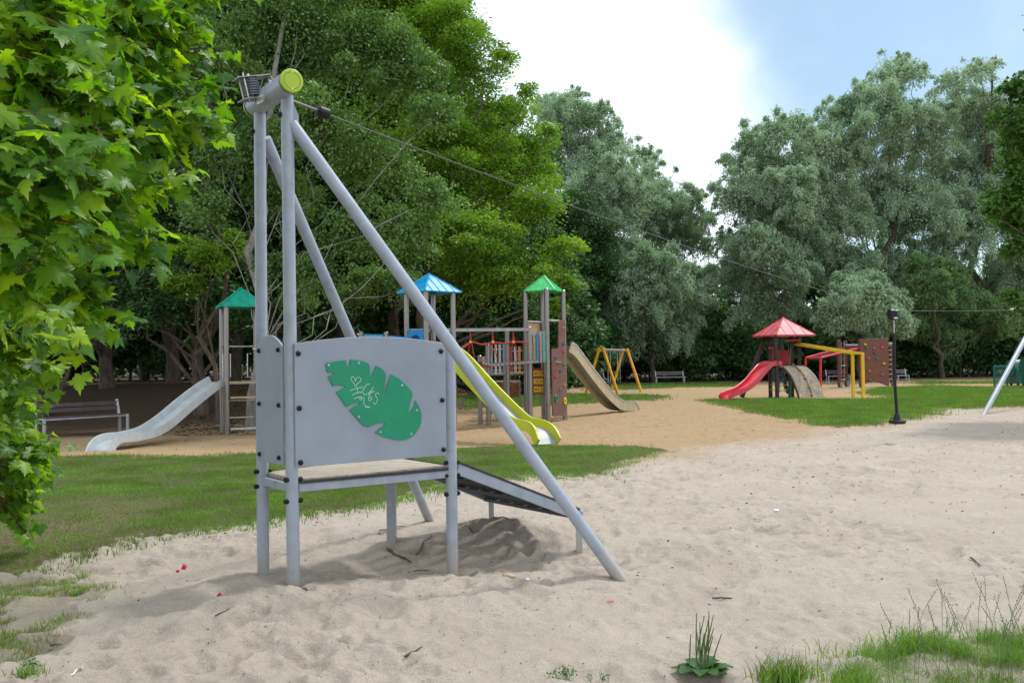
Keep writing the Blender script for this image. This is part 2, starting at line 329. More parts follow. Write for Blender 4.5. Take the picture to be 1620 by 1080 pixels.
# ------------------------------------------------------------------ ground sheets
GM = ground_mat()
def build_ground():
    az = np.concatenate([np.arange(-180, -38, 4.0), np.arange(-38, 38, .115), np.arange(38, 180, 4.0)])*math.pi/180
    r = [.0, .8, 1.6, 2.2]; q = 2.6
    while q < 62: r.append(q); q *= 1.0042 if q < 30 else 1.009
    while q < 700: r.append(q); q *= 1.15
    r = np.array(r); A, RR = np.meshgrid(az, r); X = RR*np.sin(A); Y = RR*np.cos(A); na = len(az); nr = len(r)
    x, y = X.ravel(), Y.ravel()
    wx, wy = wob(x, y)
    inl = np.zeros(x.shape, bool)
    for p in LAWNS+[CLUMP]: inl |= inside(p, wx, wy)
    fm = forest_mask(wx, wy)
    litter = sstep(-1.0, .8, fm)*(~inl)
    yel = yellow_mask(x, y)
    grassy = inl.astype(float)
    # soften the lawn edge with sparse cover on a wider ring
    w2x, w2y = wob(x+.15*vnoise(x/.11, y/.11, 50), y+.15*vnoise(x/.11, y/.11, 51), 1.6)
    soft = np.zeros(x.shape, bool)
    for p in LAWNS+[CLUMP]: soft |= inside(p, w2x, w2y)
    grassy = .6*grassy+.4*soft
    grassy *= np.where(inside(CLUMP, w2x, w2y) & (y < 5.6) & (x > 0), .35, 1); tf = inside(TUFTS, w2x, w2y); grassy = np.maximum(grassy, .35*tf)
    dry = np.clip(1.0*sstep(-1.8, -4.5, x)*sstep(13.0, 8, y)+.9*vnoise(x/.6, y/.6, 60), 0, 1)
    rough = 1-.6*inl-.5*(litter > .5)
    z = HS(x, y, rough)+.03*inl
    idx = np.arange(na*nr).reshape(nr, na)
    a = idx[:-1, :]; b = idx[1:, :]; a2 = np.roll(a, -1, 1); b2 = np.roll(b, -1, 1)
    F4 = np.stack([a, b, b2, a2], -1).reshape(-1, 4)
    fc = lambda v: v[F4].mean(1)
    zone = np.zeros(len(F4), int); zone[fc(yel) > .5] = 1; zone[fc(inl.astype(float)) > .5] = 2; zone[fc(litter) > .5] = 3
    co = np.stack([x, y, z], 1)
    for k, nm in enumerate(['sand', 'yellow_sand', 'lawn', 'forest_floor']):
        f = F4[zone == k]; u, inv = np.unique(f.ravel(), return_inverse=True); f = inv.reshape(-1, 4)
        me = bpy.data.meshes.new(nm); me.vertices.add(len(u)); me.vertices.foreach_set('co', co[u].astype(np.float32).ravel())
        me.loops.add(f.size); me.loops.foreach_set('vertex_index', f.ravel().astype(np.int32))
        me.polygons.add(len(f)); me.polygons.foreach_set('loop_start', (np.arange(len(f))*4).astype(np.int32)); me.polygons.foreach_set('loop_total', np.full(len(f), 4, np.int32))
        me.update(calc_edges=True); me.validate()
        for nm2, arr in (('yellow', yel), ('grassy', grassy), ('dry', dry), ('litter', litter)):
            at = me.attributes.new(nm2, 'FLOAT', 'POINT')
            if len(at.data) == len(u): at.data.foreach_set('value', arr[u].astype(np.float32))
        me.shade_smooth(); me.materials.append(GM); o = bpy.data.objects.new(nm, me); COL.objects.link(o); o['kind'] = 'structure'
build_ground()
# ------------------------------------------------------------------ common materials
GREY = mat('grey_painted_steel', (.30, .345, .41), .30, 0, .07, 9, .06, 300, dirt=((.20, .20, .19), .6), foot=.05)
PANEL = mat('grey_panel_board', (.265, .31, .375), .5, 0, .06, 3, .12, 260, dirt=((.235, .26, .29), .5))
LIME = mat('lime_plastic', (.36, .50, .015), .35, 0, .05, 5)
BLACK = mat('black_rubber', (.006, .0065, .009), .45, 0, .1, 8, .1, 200, spec=.3)
STEEL = mat('bare_steel', (.55, .55, .54), .32, .9, .12, 14)
DSTEEL = mat('weathered_steel_post', (.25, .235, .22), .30, .85, .07, 3, .04, 90, dirt=((.17, .12, .085), .35))
GREEN = mat('green_board', (.0, .25, .125), .5, 0, .05, 6, .06, 200)
WOODG = mat('weathered_deck', (.42, .36, .28), .8, 0, .2, 5, .5, 60, stretch=(1, 9, 9), dirt=((.09, .08, .07), .8))
RUBB = mat('dark_tread_rubber', (.035, .037, .04), .75, 0, .2, 20, .4, 120)
WHITE = mat('white_scratch', (.75, .78, .76), .6, 0, .02)
BARK = mat('bark', (.11, .085, .06), .9, 0, .3, 9, 1, 22, stretch=(1, 1, .25))
PBARK = mat('pale_bark', (.30, .29, .25), .85, 0, .25, 5, .7, 14, stretch=(1, 1, .5), dirt=((.06, .055, .05), .9))
TWIG = mat('maple_twig', (.17, .075, .045), .7, 0, .25, 12)
# ------------------------------------------------------------------ zip line start tower
P2 = V(-1.55, 6.22, 0); U = V(1.064, .70, 0); VV = V(-.33, .42, 0); UH = U.normalized(); VH = VV.normalized(); NF = V(UH.y, -UH.x, 0)
P1 = P2+VV; P3 = P2+U; P4 = P3+VH*.925; P5 = P1+VH*.40
tw = thing('cableway_tower', 'grey steel zip line start tower with arched panels and green leaf board', 'playground tower', tuple(P2))
def gz(p, d=-.25): return ground_z(p.x, p.y)+d
def zat(p, py, px): return None
TOPZ = 3.50
t2 = P(454, 152, P2.y+.03); t1 = P(411, 180, P1.y+.03); b2 = G(461, 935); b1 = G(416, 910); b3 = G(718, 905, -.04)
def down(top, base, d=.3): return base+(base-top).normalized()*d
b2.x, b2.y = P2.x, P2.y
for nm_, top, base in (('post', t2, P2.copy()), ('post', t1, P1.copy())):
    m = MB(); m.tube([down(top, base), top], .0445, 28); m.build(nm_, GREY, tw)
    m = MB(); m.tube([down(top, base, .0)+V(-.0445, .01, .9), top+V(-.0445, .01, -.05)], .007, 8); 
t3 = P(711, 549, P3.y); m = MB().tube([down(t3, P3.copy(), .35), t3], .0445, 28); m.build('post', GREY, tw)
m = MB().tube([t3, t3+V(0, 0, .012)], [.046, .03], 20); m.build('post_cap', PANEL, tw)
m = MB().beam(V(P4.x, P4.y, -.3), V(P4.x, P4.y, .735), .075, .075); m.build('post', GREY, tw)
s2 = P(981, 914, 6.50); s2b = down(t2, s2, .25)
m = MB().tube([s2b, t2+V(.03, .005, -.20)], .045, 28); m.build('brace', GREY, tw)
s1 = P(681, 826, 8.90); m = MB().tube([down(t1, s1, .25), t1+V(.03, .03, -.18)], .045, 28); m.build('brace', GREY, tw)
# weld plates
m = MB().plate([t2+V(.03, 0, -.35)+UH*.0, t2+V(.03, 0, -.02), t2+V(.075, .02, -.14), t2+V(.075, .02, -.26)], NF, .008); m.build('gusset', GREY, tw)
# top pipe with lime end caps
ca = P(460, 129, P2.y-.14); cb = P(403, 169, P1.y+.10); ax = (cb-ca).normalized(); sdx = ax.cross(V(0, 0, 1)).normalized()
m = MB().tube([ca, cb], .078, 40); m.build('crossbar', GREY, tw)
for c, sg in ((ca, -1), (cb, 1)):
    m = MB().tube([c-ax*sg*.012, c+ax*sg*.004], .0815, 40); m.build('rubber_ring', BLACK, tw)
    m = MB().tube([c+ax*sg*.004, c+ax*sg*.022, c+ax*sg*.028], [.0815, .0815, .075], 40); cp = m.build('end_cap', LIME, tw)
    m = MB().tube([c+ax*sg*.0285+(sdx*math.cos(a)+sdx.cross(ax)*math.sin(a))*.058 for a in [2*math.pi*i/40 for i in range(41)]], .0018, 6, False); m.build('groove', mat('lime_groove', (.16, .22, .02), .6), cp)
    for dz in (-.058, .058): MB().tube([c+ax*sg*.027+V(0, 0, dz), c+ax*sg*.032+V(0, 0, dz)], .007, 10).build('screw', STEEL, cp)
# start spring and its steel bracket on the crossbar
cc = (ca+cb)/2+V(0, 0, .055); back = -UH; br = thing_parent = None
m = MB(); q = cc+back*.075+ax*.10+V(0, 0, -.055)
BM = Matrix((back, VH, V(0, 0, 1))).transposed() @ Matrix.Rotation(R(14), 3, 'Y')
for dz in (.0, .155): m.box(q+BM @ V(.01, 0, dz-.02), (.24, .13, .008), BM)
m.box(q+BM @ V(-.13, 0, .058), (.010, .06, .15), BM)
bo = m.build('spring_bracket', mat('bracket_steel', (.30, .30, .30), .35, .85, .15, 20), tw, bevel=.002)
m = MB(); pts = []
for i in range(0, 7*14): a = 2*math.pi*i/14; pts.append(q+BM @ V(.03+.052*math.cos(a), .052*math.sin(a), -.005+.13*i/98))
m.tube(pts, .0075, 8); m.build('spring', mat('coil_steel', (.16, .18, .21), .4, .6), bo)
m = MB(); [MB().tube([q+BM @ V(a_, b_, -.04), q+BM @ V(a_, b_, .165)], r_, 10).build('bolt', STEEL, bo) for a_, b_, r_ in ((.03, 0, .010), (.085, .045, .006), (.085, -.045, .006))]
m = MB(); m.tube([cc-V(0, 0, .05), q+BM @ V(-.10, 0, .0)], .014, 10); m.box(cc+V(0, 0, .03), (.07, .09, .02), BM); m.box(cc-V(0, 0, .10)+back*.08, (.02, .12, .05), BM); m.build('clamp', STEEL, tw)
# decks
PH = .76
m = MB(); dk = [P2+UH*.03+VH*.0, P3-UH*.03, P4-UH*.03, P1+UH*.03]
m.plate([p+V(0, 0, PH) for p in dk], (0, 0, 1), .03); m.build('deck', WOODG, tw, bevel=.003)
m = MB()
for a, b in ((P2+UH*.04, P3-UH*.04), (P4-UH*.04, P1+UH*.04)): m.beam(a+V(0, 0, PH-.032), b+V(0, 0, PH-.032), .035, .06)
m.beam(P2+VH*.04+V(0, 0, PH-.032), P1-VH*.04+V(0, 0, PH-.032), .035, .06)
m.build('deck_frame', GREY, tw, bevel=.004)
m = MB().beam(P2+UH*.045+NF*.022+V(0, 0, PH+.008), P3-UH*.045+NF*.022+V(0, 0, PH+.008), .014, .022); m.build('deck_edging', RUBB, tw)
# front panel (arched top) and side panel
def onplane(px, py, p0, n):
    d = CR @ Vector(((px-810)/F, (540-py)/F, -1)); o = Vector((0, 0, EYE)); return o+d*((p0-o).dot(n)/d.dot(n))
FP0 = P2+NF*.052
def fl(px, py, off=0): return onplane(px, py, FP0+NF*off, NF)
tl, trr, brr, bl = fl(466, 545), fl(704.5, 542), fl(707.5, 719), fl(468, 740)
z0 = (bl.z+brr.z)/2; z1 = (tl.z+trr.z)/2; sA = (tl-FP0).dot(UH); sB = (trr-FP0).dot(UH); hA = .05
pts = [FP0+UH*sA+V(0, 0, z0), FP0+UH*sB+V(0, 0, z0)]
for i in range(25):
    s_ = i/24; x_ = sB+(sA-sB)*s_; pts.append(FP0+UH*x_+V(0, 0, z1+hA*(1-(2*s_-1)**2)))
m = MB().plate(pts, -NF, .018); fpan = m.build('front_panel', PANEL, tw, bevel=.003)
SN = -UH; SP0 = P1+SN*.052
def sl(px, py): return onplane(px, py, SP0, SN)
d0 = -(VV.length)+.045; d1 = -.03
def side(a, z): return SP0+VH*a+V(0, 0, z)
pts = [side(d0, z0+.01), side(d1, z0+.01)]
for i in range(13):
    s_ = i/12; pts.append(side(d1+(d0-d1)*s_, z1-.02+.09*math.sin(math.pi*s_)**.8))
m = MB().plate(pts, -SN, .018); span = m.build('side_panel', PANEL, tw, bevel=.003)
# rear panel seen only from the side, closing the box beyond the left post
def knob(par, p, n, r=.019):
    mm = MB(); mm.ball(p+Vector(n)*.006, r, 12, 8); mm.tube([p-Vector(n)*.02, p+Vector(n)*.004], .016, 10); mm.build('bolt_cap', BLACK, par)
m = MB()
for cx, cy in ((381, 245), (387, 604), (396, 961), (1318, 230), (1326, 551), (1335, 875)): knob(fpan, fl(380+cx/4.153, 500+cy/4.153), NF)
for zz in (z0+.06, (z0+z1)/2, z1-.04):
    for a in (d0+.05, d1-.06): knob(span, side(a, zz), SN, .017)
for p, zs, ds in ((P2, (PH+.03, PH-.12, ), (UH, -UH)), (P1, (PH+.04, PH-.07), (-UH, UH)), (P3, (PH+.055, PH-.045, PH-.19), (-UH*1, UH)), (P4, (PH-.035,), (UH, -UH))):
    for z_ in zs:
        for d_ in ds: knob(tw, V(p.x, p.y, z_)+d_*.048+NF*.008, d_, .018)
for tp in (t2, t1): knob(tw, tp+V(0, 0, -.14)-UH*.048, -UH, .018)
knob(tw, t2+V(0, 0, -.13)+UH*.048, UH, .018)
# ramp down from the deck
A_ = P3+UH*1.24; A_.z = .27; B_ = A_+VH*1.25; B_.z = .27; Pa = P3+UH*.05+V(0, 0, PH); Pb = P4+UH*.05+V(0, 0, PH)
rn = (A_-Pa).cross(Pb-Pa).normalized()
rp = MB()
K = 6
for k in range(K):
    a0 = k/K+.012; a1 = (k+1)/K-.012
    c0 = Pa.lerp(Pb, a0); c1 = Pa.lerp(Pb, a1); e0 = A_.lerp(B_, a0); e1 = A_.lerp(B_, a1); rp.plate([c0, c1, e1, e0], rn, .022)
ramp_o = rp.build('ramp', RUBB, tw)
m = MB(); m.beam(Pa-V(0, 0, .0), A_+(A_-Pa).normalized()*.03-V(0, 0, .0), .035, .085); m.beam(Pb, B_, .035, .085); m.build('side_rails', GREY, ramp_o, bevel=.004)
m = MB().beam(Pa+V(0, 0, .052), A_+V(0, 0, .052), .045, .018); m.beam(Pb+V(0, 0, .052), B_+V(0, 0, .052), .045, .018); m.build('edging', RUBB, ramp_o)
m = MB()
for q in (.25, .6, .93): m.beam(Pa.lerp(A_, q)-V(0, 0, .03), Pb.lerp(B_, q)-V(0, 0, .03), .04, .03)
m.build('cross_bearers', mat('dark_steel', (.07, .075, .08), .5, .3), ramp_o)
for q in (A_, B_): MB().beam(V(q.x, q.y, -.25), V(q.x, q.y, .26), .06, .05).build('ramp_leg', GREY, tw)
# green leaf board with scratched writing
LP = [(560,312),(570,305),(688,288),(694,296),(697,318),(703,335),(712,330),(718,305),(722,283),(780,290),(830,302),(846,318),(850,350),(853,395),(862,398),(874,360),(890,325),(930,345),(950,370),(955,400),(946,460),(943,490),(950,490),(966,440),(988,382),(1040,410),(1090,455),(1122,492),(1130,515),(1116,565),(1106,610),(1106,635),(1115,632),(1138,590),(1148,552),(1172,590),(1188,640),(1188,690),(1172,735),(1140,780),(1100,805),(1060,813),(1000,808),(940,790),(885,762),(915,735),(947,712),(948,702),(910,700),(870,712),(850,723),(835,726),(812,718),(795,706),(715,616),(745,592),(785,575),(780,566),(745,570),(715,585),(695,596),(628,497),(655,482),(688,466),(686,458),(650,452),(605,458),(574,397),(600,388),(615,378),(612,371),(570,367)]
c2p = lambda c: (380+c[0]/4.153, 500+c[1]/4.153)
m = MB().plate([fl(*c2p(c)) for c in LP], NF, .010); lb = m.build('leaf_board', GREEN, tw, bevel=.0015)
m = MB()
for c in ((582, 322), (780, 308), (1064, 454), (1162, 618), (1124, 773), (923, 760), (780, 660)):
    p = fl(*c2p(c), .010); MB().tube([p, p+NF*.004], [.009, .006], 12).build('screw', STEEL, lb)
SC = [[(757,428),(750,405),(738,397),(728,408),(732,425),(748,442),(760,465),(768,445),(790,428),(793,412),(780,402),(766,405),(757,428)], [(722,490),(740,482),(780,470),(806,466)], [(768,474),(770,486),(773,499)], [(735,522),(748,510),(775,502),(800,498)], [(852,450),(842,444),(828,452),(814,472),(806,492),(809,508),(820,516),(834,505)], [(878,464),(864,482),(850,502),(838,520)], [(842,505),(856,497),(870,500)], [(862,497),(850,518),(842,540),(847,553),(858,550),(864,538),(858,530),(848,536)], [(868,488),(866,500)], [(880,488),(877,502)], [(913,514),(903,504),(890,512),(890,526),(901,538),(900,556),(890,574),(880,576),(873,566)], [(748,543),(765,534),(785,531),(805,534),(814,546),(811,564),(819,584),(834,597),(855,598)], [(786,533),(798,533),(798,547),(786,547),(786,533)], [(820,601),(836,592),(848,601)]]
m = MB()
for st in SC: m.tube(spline([fl(*c2p(c), .0115) for c in st], 4), .0016, 5)
m.build('scratched_writing', WHITE, lb)
# ------------------------------------------------------------------ cable, stop block, seat
cs0 = (ca+cb)/2-V(0, 0, .02)+V(0, 0, 0); cs0 = P(474, 164, P2.y+.22)
carr = P(1413, 491, 16.0); cend = P(1601, 490, 25.6); apex = P(1655, 479, 27.4)
rodend = P(500, 178, 6.75); blk0 = P(504, 176, 6.7); 
dirc = (carr-cs0).normalized()
m = MB(); pts = []
for i in range(41):
    t = i/40; p = cs0.lerp(carr, t); p.z -= .10*4*t*(1-t); pts.append(p)
for i in range(1, 21):
    t = i/20; p = carr.lerp(cend, t); p.z -= .02*4*t*(1-t); pts.append(p)
pts.append(apex)
cab = thing('steel_cable', 'long steel cable running from the grey tower towards the right edge', 'cable', tuple(cs0))
m.tube(pts, .0058, 8); m.build('wire_rope', mat('wire_rope', (.10, .10, .105), .5, .5), cab)
m = MB(); bA = pts[0].lerp(pts[1], .25); bB = pts[0].lerp(pts[1], 1.0)
blk = P(511, 179.5, 0) if False else None
k0 = pts[0]; dd = (pts[1]-pts[0]).normalized(); kk = .05
while True:                      # the stop block sits where the rod ends
    q_ = CR.transposed() @ (k0+dd*kk-V(0, 0, EYE))
    if 810-F*q_.x/q_.z >= 511: break
    kk += .01
m.tube([k0+dd*(kk-.05), k0+dd*(kk-.045), k0+dd*(kk+.04), k0+dd*(kk+.045)], [.03, .042, .042, .03], 20); m.build('rubber_stop', BLACK, cab)
m = MB().tube([k0-dd*.12, k0+dd*(kk-.04)], .009, 10); m.build('threaded_rod', mat('rod_steel', (.22, .20, .19), .5, .6), cab)
m = MB(); m.tube([cend-V(.12, .12, 0), cend+V(.3, .35, .05)], .022, 10); m.build('end_sleeve', mat('sleeve_steel', (.5, .5, .48), .4, .5), cab)
st = thing('zip_line_hanger', 'black disc seat on a rubber covered chain hanging from the cable', 'zip line seat', (carr.x, carr.y, 0))
s_top = carr+V(0, 0, -.02); sb_ = P(1419, 655, 16.0)
m = MB(); cpts = [(1408.5, 487), (1420, 488), (1420.5, 498), (1419, 506), (1411, 506), (1408.5, 498)]
m.plate([P(a, b, 15.93) for a, b in cpts], (0, 1, 0), .14); cr = m.build('trolley', BLACK, st, bevel=.01)
m = MB()
for a, b in ((1411.5, 490), (1417.5, 490.5), (1416, 503)): p = P(a, b, 15.93); m = MB(); m.tube([p, p+V(0, -.03, 0)], .018, 10); m.box(p+V(0, -.02, 0), (.07, .012, .02)); m.build('bolt', STEEL, cr)
ch0 = P(1414, 506, 16.0); ch1 = P(1414.5, 527, 16.0); m = MB()
for i in range(7):
    a = ch0.lerp(ch1, i/7); b = ch0.lerp(ch1, (i+1.25)/7); o_ = V(.012, 0, 0) if i % 2 else V(0, .012, 0)
    m.tube([a+o_, b+o_], .004, 6); m.tube([a-o_, b-o_], .004, 6)
m.build('chain', STEEL, st)
m = MB().tube(spline([ch1, P(1415, 590, 16), P(1419, 655, 16)], 8), .028, 14); m.build('hose', BLACK, st)
sc_ = P(1419.5, 667.5, 16.0); sa = (sb_-sc_).normalized()
m = MB().tube([sc_+V(0, 0, .15), sc_+V(0, 0, .13), sc_+V(0, 0, .06), sc_+V(0, 0, .02)], [.035, .05, .06, .085], 20); m.tube([sc_+V(0, 0, .12), sc_+V(-.10, 0, .07), sc_+V(-.13, 0, .03)], .008, 6); m.build('hub', BLACK, st)
m = MB(); m.tube([sc_+V(0, 0, .035), sc_+V(0, 0, .028), sc_+V(0, 0, -.015), sc_+V(0, 0, -.03)], [.125, .145, .145, .12], 32); o = m.build('disc_seat', BLACK, st)
# far pylon
fb = G(1557, 655); pt = P(1655, 474, 27.2)
py = thing('cableway_pylon', 'slanting grey steel pole at the right edge carrying the cable end', 'pylon', (fb.x, fb.y, 0))
MB().tube([down(pt, fb, .2), pt], .0655, 20).build('brace', GREY, py)
s2_ = V(pt.x+.9, fb.y-.9, 0); MB().tube([s2_-V(0, 0, .2), pt+V(.45, -.35, 0)], .0655, 20).build('brace', GREY, py)
MB().tube([pt+V(-.06, .06, .02), pt+V(.55, -.45, .02)], .085, 20).build('crossbar', GREY, py)
MB().tube([V(pt.x+.02, pt.y+.02, -.2), pt+V(.02, .02, 0)], .05, 20).build('post', GREY, py); MB().tube([V(pt.x+.47, pt.y-.37, -.2), pt+V(.47, -.37, 0)], .05, 20).build('post', GREY, py)
# ------------------------------------------------------------------ play equipment
def roof(name, parent, centre, ang, half, ez, az_, m, ribs=4, th=.02, origin=None):
    cx, cy = centre; ap = V(cx, cy, az_); cs = []
    for k in range(4):
        a = ang+math.pi/4+k*math.pi/2; cs.append(V(cx+math.cos(a)*half*1.4142, cy+math.sin(a)*half*1.4142, ez))
    mb = MB(); b = [c-V(0, 0, th) for c in cs]; apb = ap-V(0, 0, th*2)
    mb.add([ap]+cs+b+[apb], [(0, 1, 2), (0, 2, 3), (0, 3, 4), (0, 4, 1), (1, 5, 6, 2), (2, 6, 7, 3), (3, 7, 8, 4), (4, 8, 5, 1), (9, 6, 5), (9, 7, 6), (9, 8, 7), (9, 5, 8)])
    for k in range(4):
        a, c = cs[k], cs[(k+1) % 4]; mid = (a+c)/2; up = (ap-mid); n = (c-a).cross(up).normalized(); n = n if n.z > 0 else -n
        mb.beam(a+n*.004, ap+n*.004, .03, .03)
        for j in range(1, ribs+1):
            t = j/(ribs+1); e = a.lerp(c, t); f = 1-abs(2*t-1); mb.beam(e+n*.003, e+up*f*.97+n*.003, .02, .024, n)
    return mb.build(name, m, parent, smooth=20)
def uslide(T, path, wd, hs, mbed, mside=None, th=.03, name='slide'):
    if mside is None:
        pr = [(-wd/2, hs), (-wd/2-.025, hs+.012), (-wd/2-.035, -.03), (wd/2+.035, -.03), (wd/2+.025, hs+.012), (wd/2, hs), (wd/2-.03, .0), (-wd/2+.03, .0)]
        return MB().sweep(path, pr).build(name, mbed, T)
    o = MB().sweep(path, [(-wd/2, .0), (wd/2, .0), (wd/2, -.015), (-wd/2, -.015)]).build(name, mbed, T)
    for sg in (-1, 1): MB().sweep(path, [(sg*wd/2, -.05), (sg*(wd/2+.04), -.05), (sg*(wd/2+.04), hs), (sg*wd/2, hs)]).build('side_wall', mside, o, bevel=.006)
    return o
def post(T, x, y, h, r=.053, m=DSTEEL, cap=True):
    MB().tube([V(x, y, -.3), V(x, y, h)]+([V(x, y, h+.02)] if cap else []), [r, r, r*.7] if cap else r, 18).build('post', m, T)
def xz(px, Z, py=580): p = P(px, py, Z); return p.x
HOLD = {k: mat('hold_'+k, c, .6, 0, .08, 8) for k, c in dict(red=(.55, .03, .04), blue=(.02, .10, .35), green=(.0, .25, .13), yellow=(.75, .50, .02), orange=(.60, .20, .08), pink=(.5, .10, .15)).items()}
def hold(T, p, n, k, r=.045):
    n = Vector(n).normalized(); mm = MB(); s_ = n.cross(V(0, 0, 1)).normalized()
    mm.ball(p+n*.01, r, 10, 7, (1, .7, .75)); mm.ball(p+n*.03+V(0, 0, r*.35)+s_*r*.2, r*.6, 8, 6); mm.build('climbing_hold', HOLD[k], T)
TEAL = mat('teal_roof', (.0, .30, .20), .4, 0, .12, 5, dirt=((.05, .16, .12), .5)); BLUE = mat('blue_roof', (.01, .30, .55), .4, 0, .1, 5, dirt=((.10, .30, .5), .5)); GRN = mat('green_roof', (.05, .50, .14), .4, 0, .1, 5, dirt=((.1, .3, .12), .4))
WSLIDE = mat('pale_slide', (.44, .475, .48), .42, 0, .08, 5, dirt=((.4, .42, .4), .5)); ROPER = mat('red_rope', (.42, .03, .04), .8, 0, .2, 30)
BROWNB = mat('brown_board', (.16, .075, .055), .6, 0, .12, 5, .1, 90, dirt=((.10, .055, .04), .7))
BEIGEB = mat('beige_board', (.48, .30, .16), .6, 0, .1, 6); BEIGES = mat('beige_slide_side', (.47, .39, .24), .5, 0, .1, 6, dirt=((.3, .25, .17), .5))
PWOOD = mat('plank_wood', (.40, .30, .20), .8, 0, .25, 6, .5, 50, stretch=(1, 1, 8)); RUST = mat('redwood', (.24, .085, .035), .7, 0, .25, 6, .3, 50)
SLATC = dict(cream=(.62, .56, .43), grey=(.46, .47, .47), bluegrey=(.20, .28, .38), red=(.42, .04, .04), orange=(.62, .28, .07), dark=(.07, .07, .08), beige=(.66, .46, .30), blue=(.14, .38, .70), pink=(.72, .42, .38), teal=(.12, .60, .46))
def slat(T, a, b, z0, z1, k): MB().beam(V(a.x, a.y, (z0+z1)/2), V(b.x, b.y, (z0+z1)/2), .022, z1-z0).build('slat', mat('slat_'+k, SLATC[k], .6, 0, .1, 9), T)
def slats(T, a, b, z0, z1, ks, rails=True, fill=.62):
    n = len(ks)
    for i, k in enumerate(ks):
        if k: slat(T, a.lerp(b, (i+.5-fill/2)/n), a.lerp(b, (i+.5+fill/2)/n), z0, z1, k)
    if rails:
        for z in (z0+.10, z1-.12):
            f = (b-a).cross(V(0, 0, 1)).normalized()*.03; MB().tube([V(a.x, a.y, z)-f, V(b.x, b.y, z)-f], .018, 8).build('rail', DSTEEL, T)
def ghz(py, px, Z): return P(px, py, Z).z
# --- small tower with the pale slide
A = P(359, 640, 20.0); T = thing('slide_tower', 'steel playground tower with teal pyramid roof and long pale slide', 'play tower', (A.x, A.y, 0), group=None)
e1 = V(-.34, .70, 0); e2 = V(.70, .34, 0)
for d in (V(0, 0, 0), e1, e2, e1+e2): post(T, A.x+d.x, A.y+d.y, ghz(484, 359, A.y), .056)
c = V(A.x, A.y, 0)+(e1+e2)/2
roof('roof', T, (c.x, c.y), math.atan2(e2.y, e2.x), .50, ghz(486, 365, c.y), ghz(456, 371, c.y), TEAL)
for z_, k in ((1.20, 0), (.85, 1), (.15, 2)):
    a = V(A.x, A.y, z_); m = MB()
    if k == 0: m.box((c.x, c.y, z_-.02), (.72, .72, .05), Matrix.Rotation(math.atan2(e2.y, e2.x), 3, 'Z')); m.build('platform', PWOOD, T)
    else: m.beam(a+e2*.08+V(0, 0, 0), a+e2*.95, .22, .04); m.build('step', PWOOD if k == 1 else STEEL, T)
for d0_, d1_ in ((V(0, 0, 0), e1), (e1, e1+e2), (e2, e1+e2)):
    MB().tube([V(A.x, A.y, 2.02)+d0_, V(A.x, A.y, 2.02)+d1_], .02, 8).build('rail', STEEL, T)
    for q in (.25, .75):
        p = V(A.x, A.y, 0)+d0_.lerp(d1_, q); r_ = (d1_-d0_).normalized()*(.09 if q < .5 else -.09)
        MB().tube([p-r_+V(0, 0, 1.85), p+V(0, 0, 1.85), p+V(0, 0, 1.3), p-r_+V(0, 0, 1.3)], .013, 6).build('handle', STEEL, T)
for z_ in (.35, .75): MB().tube([V(A.x, A.y, z_)+e1, V(A.x, A.y, z_)+e1+e2], .02, 8).build('rail', STEEL, T)
sp = [P(346, 604, 20.35), P(330, 614, 20.0), P(300, 637, 19.3), P(262, 669, 18.5), P(235, 686, 17.9), P(205, 694, 17.4), P(180, 697, 17.1), P(166, 705, 16.9), P(158, 722, 16.75)]
sp = [Vector((q.x, q.y, q.z)) for q in sp]
uslide(T, spline(sp, 6), .44, .13, WSLIDE)
# rope net climber beside it
q0 = V(A.x, A.y, 0)+e2+V(.35, .15, 0)
nt_ = thing('rope_climber', 'red rope climber tied to the teal roofed tower, mostly hidden by grey posts', 'climbing net', (q0.x, q0.y, 0))
mm = MB()
for i in range(4): mm.tube([q0+V(-.3+.16*i, .05*i, 1.9), q0+V(-.42+.26*i, .08*i, .1)], .012, 6)
for j in range(6): mm.tube([q0+V(-.3-.02*j, 0, 1.8-.3*j), q0+V(.2+.04*j, .15, 1.8-.3*j)], .012, 6)
mm.build('net', ROPER, nt_); MB().tube([q0+V(-.6, 0, 1.95), q0+V(.5, .25, 1.95)], .03, 8).build('top_bar', STEEL, nt_)
# --- blue tower with the lime slide
B = P(675, 600, 19.4); T = thing('slide_tower', 'steel playground tower with blue pyramid roof and lime green slide behind the arched panel', 'play tower', (B.x, B.y, 0))
e1 = V(-.50, .60, 0); e2 = V(.56, .52, 0)
ph_ = ghz(459, 675, B.y)
for d in (V(0, 0, 0), e1, e2, e1+e2): post(T, B.x+d.x, B.y+d.y, ph_, .060)
c = V(B.x, B.y, 0)+(e1+e2)/2
roof('roof', T, (c.x, c.y), math.atan2(e2.y, e2.x), .52, ghz(461, 677, c.y-.3), ghz(433, 677, c.y), BLUE)
MB().box((c.x, c.y, 1.25), (.75, .75, .05), Matrix.Rotation(math.atan2(e2.y, e2.x), 3, 'Z')).build('platform', PWOOD, T)
BPAN = mat('blue_board', (.01, .22, .55), .5, 0, .06, 6)
a = V(B.x, B.y, 0); z_a, z_b = 1.55, ghz(521, 660, B.y)
nrm = e1.cross(V(0, 0, 1)).normalized(); nrm = nrm if nrm.y < 0 else -nrm
MB().plate([a+e1*.1+V(0, 0, z_a), a+e1*.9+V(0, 0, z_a), a+e1*.9+V(0, 0, z_b), a+e1*.1+V(0, 0, z_b)], nrm, .02).build('porthole_panel', BPAN, T)
cpt = a+e1*.5+V(0, 0, z_b-.32)+nrm*.022; MB().tube([cpt, cpt+nrm*.012], .21, 28).build('porthole', mat('dark_blue_hole', (.01, .03, .09), .4), T)
